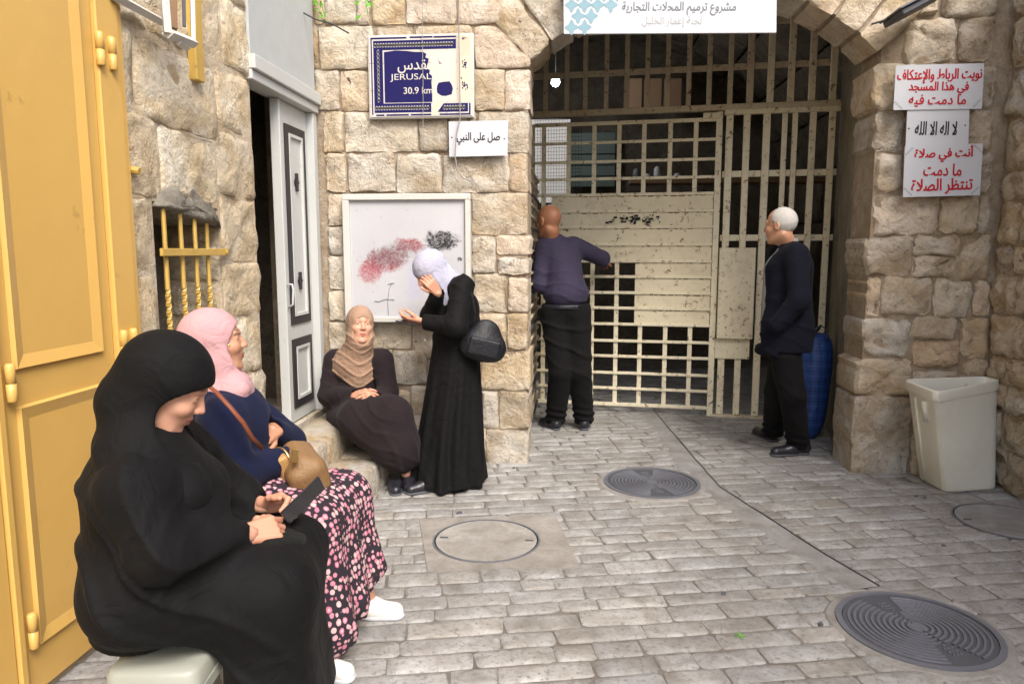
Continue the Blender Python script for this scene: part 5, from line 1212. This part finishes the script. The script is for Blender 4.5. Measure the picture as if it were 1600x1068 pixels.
wv = N(ft, 'ShaderNodeVectorMath', operation='ADD'); ns = N(ft, 'ShaderNodeTexNoise'); ns.inputs['Scale'].default_value = 9; ft.links.new(co, ns.inputs['Vector']); sc_ = N(ft, 'ShaderNodeVectorMath', operation='SCALE'); sc_.inputs['Scale'].default_value = .03; ft.links.new(ns.outputs['Color'], sc_.inputs[0]); ft.links.new(co, wv.inputs[0]); ft.links.new(sc_.outputs[0], wv.inputs[1])
vo = N(ft, 'ShaderNodeTexVoronoi'); vo.inputs['Scale'].default_value = 44; vo.inputs['Randomness'].default_value = .5; ft.links.new(wv.outputs[0], vo.inputs['Vector'])
dd = math_(ft, 'ADD', vo.outputs['Distance'], math_(ft, 'MULTIPLY', noise(ft, co, 120, 2, .6), .22))
pet = ramp(ft, dd, [(.52, (1, 1, 1)), (.58, (0, 0, 0))]); hue = ramp(ft, vo.outputs['Color'], [(0, (.50, .12, .20)), (.4, (.52, .22, .28)), (.65, (.58, .40, .39)), (1, (.40, .08, .16))])
hue = mix(ft, ramp(ft, dd, [(.20, (1, 1, 1)), (.36, (0, 0, 0))]), hue, (.62, .46, .46)); base = mix(ft, pet, (.016, .011, .018), hue)
ft.links.new(base, fb.inputs['Base Color']); fb.inputs['Roughness'].default_value = .9
def skirt(p):
    mid = (kR + kL) / 2; fm_ = (fR + fL) / 2
    d = smin(.08, cap(p, hip + (0, -.06, 0), kR, .15, .095), cap(p, hip + (0, .08, 0), kL, .15, .095), cap(p, hip, mid, .15, .09), cap(p, kR, fR + (.01, 0, .08), .092, .095), cap(p, kL, fL + (-.02, 0, .14), .092, .095), cap(p, mid, fm_ + (0, 0, .10), .085, .085))
    z = p[..., 2]; d = d + .013 * folds(p, (.15, 1, .25), 24, 31, 1.7, 5) * np.clip((.50 - z) / .22, .05, 1)
    return smax(.008, d, -(z - .035 - .36 * np.clip(p[..., 1] - 2.22, 0, .5)))
sculpt('floral_skirt', skirt, (-1.62, 2.0, .0), (-.62, 2.95, .74), .0075, fm, B_)
scarf(B_, 'hijab_pink', hc, hf, .97, (.118, 0, -.032), (.092, .115, .100), [(hc - hf[2] * .09, V(-1.24, 2.45, .90), .082, .075), (V(-1.235, 2.45, .92), PY(372, 612, 2.40), .06, .034), (V(-1.26, 2.45, .90), V(-1.26, 2.40, .86), .085, .07)], infl=(.014, .012, .012), sd=8, fold=.0052, fr=34, fdir=(.7, -.1, .45))
mb = MB(); c = hc + hf[0] * .045 - hf[1] * .096 + hf[2] * -.005; mb.lathe(c, [(.001, -.006), (.006, 0), (.001, .006)], 8); mb.build('scarf_pin', M['gold'], B_)
mb = MB(); c = wrR + (.0, 0, 0); ax = nrm(wrR - elR); e1 = nrm(np.cross(ax, (0, 0, 1))); e2 = np.cross(e1, ax); mb.tube([c - ax * .03 + (e1 * math.cos(t) + e2 * math.sin(t)) * .047 for t in np.linspace(0, 6.28, 20)], .006, 6); mb.build('bracelet', M['gold'], B_, True)
shoe('shoe', fL + (-.10, -.005, -.05), 0, .25, 'shoe_white', B_, 'paper'); shoe('shoe', fR + (-.12, -.02, -.05), -12, .25, 'shoe_white', B_, 'paper')
bag = thing('handbag', 'tan woven handbag with red brown strap on the lap of the woman in pink scarf', 'bag', (-1.0, 2.52, .56))
bc = PY(470, 729, 2.50); bf_ = frame(35, 18, 10); BX = (bf_[0], bf_[1], bf_[2])
def bagf(p): q = _d(p, bc) @ np.array(BX, f32).T; d = smin(.03, rbox(q, (0, 0, -.02), (.075, .12, .075), .045), cap(q, (0, -.06, .05), (0, .06, .05), .030)); return d + .003 * wav(p, 30, 2)
sculpt('bag_body', bagf, bc - .2, bc + .2, .005, 'leather_tan', bag)
def flapf(p): q = _d(p, bc) @ np.array(BX, f32).T; return rbox(q, (-.058, 0, -.005), (.022, .045, .095), .012)
sculpt('flap', flapf, bc - .2, bc + .2, .0055, flat_mat('tan leather', (.42, .24, .09), .45), bag)
mb = MB(); mb.tube([PY(318, 596, 2.26), PY(338, 612, 2.20), PY(360, 636, 2.18), PY(380, 660, 2.19), PY(394, 684, 2.22), PY(410, 700, 2.3)], .009, 6, flat=.5); mb.build('strap', M['leather_strap'], bag, True)
mb = MB(); q = PY(461, 712, 2.38); mb.fbox(q, (1, 0, 0), (0, .3, 1), (0, -1, .3), (-.010, .010), (-.022, .022), (-.004, .004), .002); mb.build('buckle', M['gold'], bag)

# --- seated woman, tan scarf
C_ = person('elderly woman in tan scarf and dark plum robe seated on the steps against the wall', (-1.3, 4.4, 0))
hc = PY(563, 508, 4.36); hf = frame(-62, 6, -4)
ch = PY(560, 585, 4.50); shR, shL = PY(523, 563, 4.46), PY(598, 562, 4.46); elR = PY(514, 618, 4.38); elL = PY(606, 612, 4.36); wrR = PY(553, 618, 4.20); wrL = PY(592, 622, 4.20)
hip = PY(560, 648, 4.46); kR = PY(562, 655, 4.10); kL = PY(612, 650, 4.08); fR = PY(606, 712, 4.02); fL = PY(634, 738, 4.12)
hR = hand(wrR, PY(585, 612, 4.12) - wrR, (-.2, -.6, .7), -1, curl=((.2, .5, .4),) * 4, sc=1.0); hL = hand(wrL, PY(574, 618, 4.10) - wrL, (.2, -.7, .6), 1, curl=((.4, .6, .4),) * 4, sc=1.0)
sk = skin_parts([(head_fn(hc, hf, .98, ch + (0, 0, .12)), hc - .16, hc + .16, .0035, lambda v: head_col(v, hc, hf, .98, brow=(.5, .42, .38))), (hR[0], hR[1], hR[2], .0035, hcol), (hL[0], hL[1], hL[2], .0035, hcol),
    (limbs_fn([(hip, ch, .12, .12), (ch, ch + (0, 0, .13), .08, .05), (shR, elR, .04, .035), (elR, wrR, .034, .026), (shL, elL, .04, .036), (elL, wrL, .036, .028), (hip, kR, .09, .06), (hip, kL, .09, .06), (kL, fL, .05, .035), (kR, fR, .05, .035)]), (-1.8, 3.9, .0), (-.8, 4.75, 1.0), .018, None)])
link('body', join_meshes('body', sk), M['skin_fair'], C_)
def robe(p):
    d = smin(.08, cap(p, hip, ch, .17, .155), cap(p, shR + (.02, 0, -.01), shL + (-.02, 0, -.01), .075)); d = smin(.035, d, smin(.03, cap(p, shR, elR, .07, .068), cap(p, elR, wrR, .064, .052)), smin(.03, cap(p, shL, elL, .07, .066), cap(p, elL, wrL, .062, .052)))
    lg = smin(.08, cap(p, hip + (-.06, 0, 0), kR, .15, .11), cap(p, hip + (.06, 0, 0), kL, .15, .11), cap(p, kR, fR + (0, .03, .05), .115, .10), cap(p, kL, fL + (-.02, .0, .12), .11, .12), cap(p, (kR + kL) / 2, (fR + fL) / 2 + (0, .0, .12), .10, .12))
    d = smin(.04, d, lg); z = p[..., 2]; d = d + .011 * folds(p, (1, .5, .25), 26, 41, 1.6, 5) * np.clip((.5 - z) / .25, .1, 1) + .005 * folds(p, (.5, .1, .8), 34, 43, 2, 8)
    d = smax(.01, d, -cap(p, wrR, wrR + nrm(wrR - elR) * .06, .034, .045)); d = smax(.01, d, -cap(p, wrL, wrL + nrm(wrL - elL) * .06, .034, .045))
    return smax(.01, smax(.01, d, -(z - .055)), p[..., 1] - 4.655)
sculpt('robe', robe, (-1.78, 3.82, .0), (-.78, 4.70, 1.0), .009, 'robe_brown', C_)
scarf(C_, 'hijab_tan', hc, hf, .98, (.122, 0, -.036), (.095, .066, .098), [(hc - hf[2] * .10, ch + (0, -.06, .09), .080, .13), (ch + (-.12, -.03, .045), ch + (.11, -.03, .03), .085, .08), (ch + (-.02, -.07, .08), ch + (.03, -.08, .02), .11, .10), (ch + (.02, -.09, .06), ch + (.03, -.11, -.01), .10, .06)], infl=(.012, .010, .012), sd=15, fold=.0045, fr=32, vfold=True, h=.006)
shoe('shoe', fL + (.0, .10, -fL[2]), -80, .23, 'shoe_black', C_); shoe('shoe', V(-1.09, 4.16, .0), -75, .22, 'shoe_black', C_)

# --- standing woman in black
D_ = person('woman in black abaya and pale lilac scarf standing with a hand on her face', (-.77, 4.2, 0))
hc = PY(672, 424, 4.20); hf = frame(214, -38, 0)
nk = PY(700, 440, 4.26); ch = V(-.70, 4.26, 1.02); shL, shR = PY(722, 447, 4.13), PY(700, 445, 4.38); elL = PY(712, 510, 4.02); wrL = PY(661, 503, 4.06); elR = PY(672, 492, 4.22); wrR = PY(684, 457, 4.10)
hL = hand(wrL, PY(634, 500, 4.08) - wrL, (.1, -.55, -.7), -1, curl=((.3, .6, .5),) * 4, thumb=(.6, .4), sc=.98); hR = hand(wrR, PY(668, 436, 4.05) - wrR, (.4, -.9, .1), 1, curl=((.5, .8, .6),) * 4, sc=.84)
sk = skin_parts([(head_fn(hc, hf, .97, nk), hc - .16, hc + .16, .0035, lambda v: head_col(v, hc, hf, .97)), (hR[0], hR[1], hR[2], .0035, hcol), (hL[0], hL[1], hL[2], .0035, hcol),
    (limbs_fn([(V(-.73, 4.25, .85), ch, .085, .10), (shR, elR, .04, .035), (elR, wrR, .034, .026), (shL, elL, .04, .036), (elL, wrL, .036, .026), (V(-.74, 4.18, .85), V(-.76, 4.16, .06), .05, .04), (V(-.74, 4.32, .85), V(-.80, 4.30, .06), .05, .04)]), (-1.1, 3.9, .0), (-.4, 4.6, 1.3), .018, None)])
link('body', join_meshes('body', sk), M['skin_fair'], D_)
def abD(p):
    z = p[..., 2]; d = smin(.06, cap(p, V(-.71, 4.25, .90), ch + (0, 0, .05), .135, .125), cap(p, shL + (0, .03, -.01), shR + (0, -.03, -.01), .066), cap(p, ch + (0, 0, .08), nk, .08, .06))
    d = smin(.03, d, smin(.03, cap(p, shL, elL, .066, .064), cap(p, elL, wrL + (.02, 0, 0), .058, .048)), smin(.03, cap(p, shR, elR, .06, .058), cap(p, elR, wrR, .054, .044)))
    t = np.clip((.95 - z) / .95, 0, 1.05); cx = -.715 - .055 * t; cy = 4.25 - .03 * t; x, y = p[..., 0] - cx, p[..., 1] - cy; an = np.arctan2(y, x)
    r = .135 + .095 * t ** 1.1 + .016 * t * (np.sin(an * 11 + 1.6 * np.sin(z * 4)) + .6 * np.sin(an * 17 + 2 + 2 * np.sin(z * 3 + 1)))
    sk_ = smax(.02, np.sqrt(x * x + y * y) - r, z - 1.0) * .8; sk_ = smax(.008, sk_, -(z - .018 - .012 * np.sin(an * 5)))
    d = smin(.03, d, sk_) + .005 * folds(p, (.5, .3, .7), 32, 53, 2.1, 8) * np.clip((z - .7) / .2, 0, 1)
    d = smax(.01, d, -cap(p, wrR, wrR + nrm(wrR - elR) * .06, .034, .045)); return smax(.01, d, -cap(p, wrL, wrL + nrm(wrL - elL) * .06, .036, .045))
sculpt('abaya', abD, (-1.15, 3.85, .0), (-.38, 4.62, 1.35), .0085, 'cloth_black', D_)
scarf(D_, 'hijab_white', hc, hf, .97, (.150, 0, -.040), (.092, .064, .092), [(hc - hf[2] * .07 - hf[0] * .02, nk + (.01, 0, -.02), .085, .085), (nk, ch + (-.06, -.06, .10), .075, .05)], infl=(.014, .012, .012), sd=25, fold=.007, fr=34, fdir=(.7, .1, .6))
shoe('shoe', V(-.80, 4.12, 0), 215, .23, 'shoe_black', D_); shoe('shoe', V(-.78, 4.33, 0), 200, .23, 'shoe_black', D_)
for k in range(3): mb = MB(); mb.lathe(PY(664, 531 + k * 12, 4.07), [(.001, -.006), (.007, 0), (.001, .006)], 8); mb.build('button', M['paper'], D_) if k == 0 else None
phD = thing('mobile_phone', 'dark phone held low by the standing woman in black', 'phone', tuple(PY(632, 500, 4.04)))
mb = MB(); a = PY(648, 506, 4.03); b = PY(620, 500, 4.07); u = nrm(b - a); mb.fbox(a, u, nrm(np.cross((0, 0, 1), u)), (0, 0, 1), (-.03, .11), (-.036, .036), (-.004, .004), .002); mb.build('phone_body', M['phone'], phD)
hb = thing('handbag', 'black leather shoulder bag hanging at the hip of the standing woman', 'bag', tuple(PY(757, 530, 4.12)))
bc = PY(757, 531, 4.13); bfr = frame(-75, 0, -14)
def hbf(p): q = _d(p, bc) @ np.array(bfr, f32).T; d = smin(.05, ell(q, (0, 0, -.035), (.060, .130, .090)), rbox(q, (0, 0, -.045), (.050, .115, .060), .04), ell(q, (0, 0, .055), (.035, .085, .07))); return d + .006 * wav(p, 22, 4)
sculpt('bag_body', hbf, bc - .22, bc + .22, .0065, 'leather_black', hb)
def hbp(p): q = _d(p, bc) @ np.array(bfr, f32).T; return rbox(q, (.052, 0, -.04), (.018, .095, .055), .015)
sculpt('pocket', hbp, bc - .2, bc + .2, .0065, 'leather_black', hb)
mb = MB(); mb.tube([bc + V(-.06, -.02, .10), PY(742, 486, 4.12), PY(738, 465, 4.10), PY(732, 445, 4.10), PY(724, 432, 4.14), PY(728, 436, 4.28)], .011, 6, flat=.4); mb.build('strap', M['leather_black'], hb, True)

# --- bald man at the gate
E_ = person('bald man in dark purple shirt and black trousers peering through the gate', (-.03, 5.5, 0))
hc = PY(857, 346, 5.62); hf = frame(138, -6)
nk = PY(862, 372, 5.64); ch = PY(876, 415, 5.66); shL, shR = PY(851, 386, 5.64), PY(897, 384, 5.70); elR = PY(941, 404, 5.86); wrR = PY(944, 412, 6.12); elL = PY(843, 446, 5.55); wrL = PY(832, 412, 5.72)
hip = PY(884, 478, 5.56); fL, fR = PZ(868, 668), PZ(912, 668); kL, kR = PY(876, 580, 5.52), PY(906, 580, 5.55)
hR = hand(wrR, V(-.05, 1, .12), (0, .1, 1), -1, curl=((.3, .9, .7),) * 4, sc=1.08); hL = hand(wrL, V(-.15, .5, .8), (-.6, -.8, .2), 1, curl=((.4, .8, .6),) * 4, sc=1.05)
sk = skin_parts([(head_fn(hc, hf, 1.07, nk), hc - .17, hc + .17, .0038, lambda v: head_col(v, hc, hf, 1.07, stubble=.5)), (hR[0], hR[1], hR[2], .004, hcol), (hL[0], hL[1], hL[2], .004, hcol),
    (limbs_fn([(hip, ch, .11, .13), (ch, nk, .10, .055), (shR, elR, .045, .04), (elR, wrR, .036, .028), (shL, elL, .045, .04), (elL, wrL, .036, .028), (hip + (0, 0, .04), kL, .075, .06), (hip + (0, 0, .04), kR, .075, .06), (kL, fL + (0, 0, .1), .06, .035), (kR, fR + (0, 0, .1), .06, .035)]), (-.6, 5.2, .0), (.6, 6.3, 1.6), .018, None)])
link('body', join_meshes('body', sk), M['skin_brown'], E_)
def shirt(p):
    z = p[..., 2]; d = smin(.07, cap(p, hip + (0, 0, .10), ch, .150, .155), cap(p, shL + (.03, 0, -.02), shR + (-.03, 0, -.02), .082), cap(p, ch + (0, 0, .06), nk + (0, 0, .01), .11, .062), ell(p, hip + (.0, 0, .10), (.175, .14, .09)))
    d = smin(.035, d, smin(.03, cap(p, shR, elR, .074, .062), cap(p, elR, wrR, .056, .040)), smin(.03, cap(p, shL, elL, .074, .062), cap(p, elL, wrL, .056, .042)))
    d = d + .007 * folds(p, (.35, .1, 1), 32, 61, 2.3, 8) * np.clip((1.35 - z) / .2, .25, 1) + .006 * wav(p, 12, 7)
    d = smax(.008, d, -cap(p, nk + (0, 0, .02), nk + (0, 0, .2), .058, .07)); return smax(.01, d, -(z - hip[2] + .0))
sculpt('shirt', shirt, (-.75, 5.2, .85), (.65, 6.35, 1.68), .0085, 'shirt', E_)
def coll(p): return smax(.004, np.abs(cap(p, nk + (0, 0, -.025), nk + (0, 0, .035), .064, .060)) - .005, np.abs(p[..., 2] - nk[2] - .005) - .026)
sculpt('collar', coll, nk - .12, nk + .12, .006, 'shirt', E_)
def trs(p):
    d = smin(.05, ell(p, hip + (0, 0, .0), (.175, .135, .13)), cap(p, hip + (-.085, 0, -.06), kL, .115, .092), cap(p, hip + (.085, 0, -.06), kR, .115, .092)); d = smin(.02, d, cap(p, kL, fL + (0, 0, .08), .092, .082), cap(p, kR, fR + (0, 0, .08), .092, .082))
    z = p[..., 2]; d = d + .006 * folds(p, (.5, .2, 1), 20, 71, 2.2, 6) + .008 * np.exp(-((z - .12) / .07) ** 2) * np.sin(z * 110 + p[..., 0] * 20); return smax(.008, smax(.008, d, z - hip[2] - .02), -(z - .035))
sculpt('trousers', trs, (-.5, 5.2, .0), (.45, 5.95, 1.2), .0085, 'trouser', E_)
def belt(p): q = _d(p, hip) / np.array((.180, .140, 1), f32); r = np.sqrt(q[..., 0] ** 2 + q[..., 1] ** 2); return smax(.003, (np.abs(r - 1) - .03) * .14, np.abs(q[..., 2] - .0) - .017)
sculpt('belt', belt, hip - .25, hip + .25, .007, 'shoe_black', E_)
shoe('shoe', V(fL[0] + .02, fL[1] - .09, 0), 122, .28, 'shoe_black', E_); shoe('shoe', V(fR[0] + .0, fR[1] - .09, 0), 85, .28, 'shoe_black', E_)

# --- man in the suit
G_ = person('white haired man in dark navy suit standing with hand in pocket near the gate', (1.45, 5, 0))
hc = PY(1219, 353, 5.02); hf = frame(144, -5)
nk = PY(1231, 382, 5.04); ch = PY(1232, 425, 5.04); shL, shR = PY(1244, 398, 4.90), PY(1222, 396, 5.20); elL = PY(1249, 468, 4.80); wrL = PY(1214, 508, 4.84); elR = PY(1215, 468, 5.28); wrR = PY(1192, 505, 5.18)
hip = PY(1228, 524, 5.02); fL, fR = PZ(1243, 710), PZ(1205, 690); kL, kR = PY(1238, 615, 4.93), PY(1215, 612, 5.10)
rg = random.Random(2)
hw = lambda q: np.clip((.012 - q[:, 0] + q[:, 2] * .35 + .0) / .02, 0, 1) * np.clip((q[:, 2] + .055) / .02, 0, 1) * (np.abs(q[:, 1]) < .074)
sk = skin_parts([(head_fn(hc, hf, 1.02, nk, old=1), hc - .17, hc + .17, .0038, lambda v: head_col(v, hc, hf, 1.02, brow=(1.2, 1.3, 1.4), stubble=.4)),
    (limbs_fn([(hip, ch, .11, .13), (ch, nk, .10, .055), (shR, elR, .045, .04), (elR, wrR, .036, .028), (shL, elL, .045, .04), (elL, wrL, .036, .028), (hip + (0, 0, .04), kL, .075, .06), (hip + (0, 0, .04), kR, .075, .06), (kL, fL + (0, 0, .1), .06, .035), (kR, fR + (0, 0, .1), .06, .035)]), (.9, 4.6, .0), (2.0, 5.6, 1.6), .018, None)])
link('body', join_meshes('body', sk), M['skin_tan'], G_)
def hairf(p):
    q = (_d(p, hc) @ np.array(hf, f32).T) / f32(1.02); d = ell(q, (-.020, 0, .030), (.094, .079, .091)); d = d + .001 * wav(q, 120, 9)
    d = smax(.008, d, q[..., 0] * .9 - q[..., 2] * .35 - .028 + .3 * np.maximum(0, .05 - q[..., 2])); d = smax(.006, d, -(q[..., 2] + .062)); return smax(.004, d, -ell(q, (-.008, 0, .024), (.090, .071, .084))) * 1.02
hm_, ht_, hb_ = newmat('white hair'); co = coords(ht_); base = mix(ht_, noise(ht_, co, 90, 4, .7), (.62, .60, .56), (.36, .34, .31)); ht_.links.new(base, hb_.inputs['Base Color']); hb_.inputs['Roughness'].default_value = .8; bump(ht_, hb_, noise(ht_, co, 160, 4, .7), .6, .004)
sculpt('hair', hairf, hc - .14, hc + .14, .004, hm_, G_)
fG, sG, uG = frame(152)
def jacket(p):
    z = p[..., 2]; d = smin(.07, cap(p, hip + (0, 0, .02), ch, .165, .160), cap(p, shL + (-.0, .03, -.025), shR + (0, -.03, -.025), .086), cap(p, ch + (0, 0, .06), nk + (0, 0, -.01), .12, .060), cap(p, hip + (0, 0, -.10) + fG * .01, hip + (0, 0, .05), .190, .165))
    d = smin(.03, d, smin(.03, cap(p, shL, elL, .080, .070), cap(p, elL, wrL, .066, .055)), smin(.03, cap(p, shR, elR, .078, .068), cap(p, elR, wrR, .062, .052)))
    d = d + .006 * folds(p, (.3, .2, 1), 24, 81, 2.2, 7) * np.clip((1.3 - z) / .3, .2, 1) + .005 * wav(p, 10, 9)
    q = _d(p, ch) @ np.array((fG, sG, uG), f32).T; vneck = np.abs(q[..., 1]) - .075 - .15 * np.abs(q[..., 2])     # open front, wider above
    cut = np.maximum(np.maximum(vneck, -(q[..., 0] - .05)), -(q[..., 2] + .50)); d = smax(.006, d, -cut)
    d = smax(.008, d, -cap(p, nk + (0, 0, .01), nk + (0, 0, .2), .058, .07)); hem = hip[2] - .10 - .03 * (q[..., 0] > 0) + .15 * q[..., 1] * 0; return smax(.008, d, -(z - hem))
sculpt('jacket', jacket, (.95, 4.55, .60), (1.95, 5.55, 1.66), .0085, 'suit', G_)
def shg(p): d = smin(.05, cap(p, hip + fG * .03, ch + fG * .02, .142, .142), cap(p, ch + (0, 0, .05), nk, .10, .058)); return smax(.006, smax(.006, d, -cap(p, nk + (0, 0, .03), nk + (0, 0, .2), .056, .07)), -(p[..., 2] - hip[2] + .02))
sculpt('shirt', shg, (.95, 4.6, .60), (1.95, 5.5, 1.66), .012, 'shirt_grey', G_)
def jc(p): return smax(.004, np.abs(cap(p, nk + (.01, 0, -.04), nk + (0, 0, .03), .068, .062)) - .006, np.abs(p[..., 2] - nk[2] + .004) - .024)
sculpt('collar', jc, nk - .12, nk + .12, .006, 'suit', G_)
def sc2(p): return smax(.004, np.abs(cap(p, nk + (.01, 0, -.04), nk + (0, 0, .05), .062, .056)) - .004, np.abs(p[..., 2] - nk[2] - .022) - .022)
sculpt('shirt_collar', sc2, nk - .12, nk + .12, .006, 'shirt_grey', G_)
c = hip + sG * .172 + fG * .03 + V(0, 0, .02); mb = MB(); mb.fbox(c, fG, V(0, 0, 1), sG, (-.07, .07), (-.022, .022), (-.01, .012), .005); mb.build('pocket_flap', M['suit'], G_)
def trg(p):
    d = smin(.05, ell(p, hip, (.13, .13, .12)), cap(p, hip + sG * .07 + (0, 0, -.06), kL, .108, .088), cap(p, hip - sG * .07 + (0, 0, -.06), kR, .108, .088)); d = smin(.02, d, cap(p, kL, fL + (.02, .03, .08), .088, .078), cap(p, kR, fR + (.02, .03, .08), .088, .078))
    z = p[..., 2]; d = d + .006 * folds(p, (.5, .2, 1), 20, 91, 2.2, 6) + .008 * np.exp(-((z - .12) / .07) ** 2) * np.sin(z * 105 + p[..., 0] * 20); return smax(.008, smax(.008, d, z - hip[2] - .05), -(z - .04))
sculpt('trousers', trg, (1.0, 4.6, .0), (1.9, 5.5, 1.0), .0085, 'trouser', G_)
shoe('shoe', V(fL[0] + .09, fL[1] + .03, 0), 195, .29, 'shoe_black', G_, w=.05); shoe('shoe', V(fR[0] + .03, fR[1] - .0, 0), 112, .27, 'shoe_black', G_, w=.05)
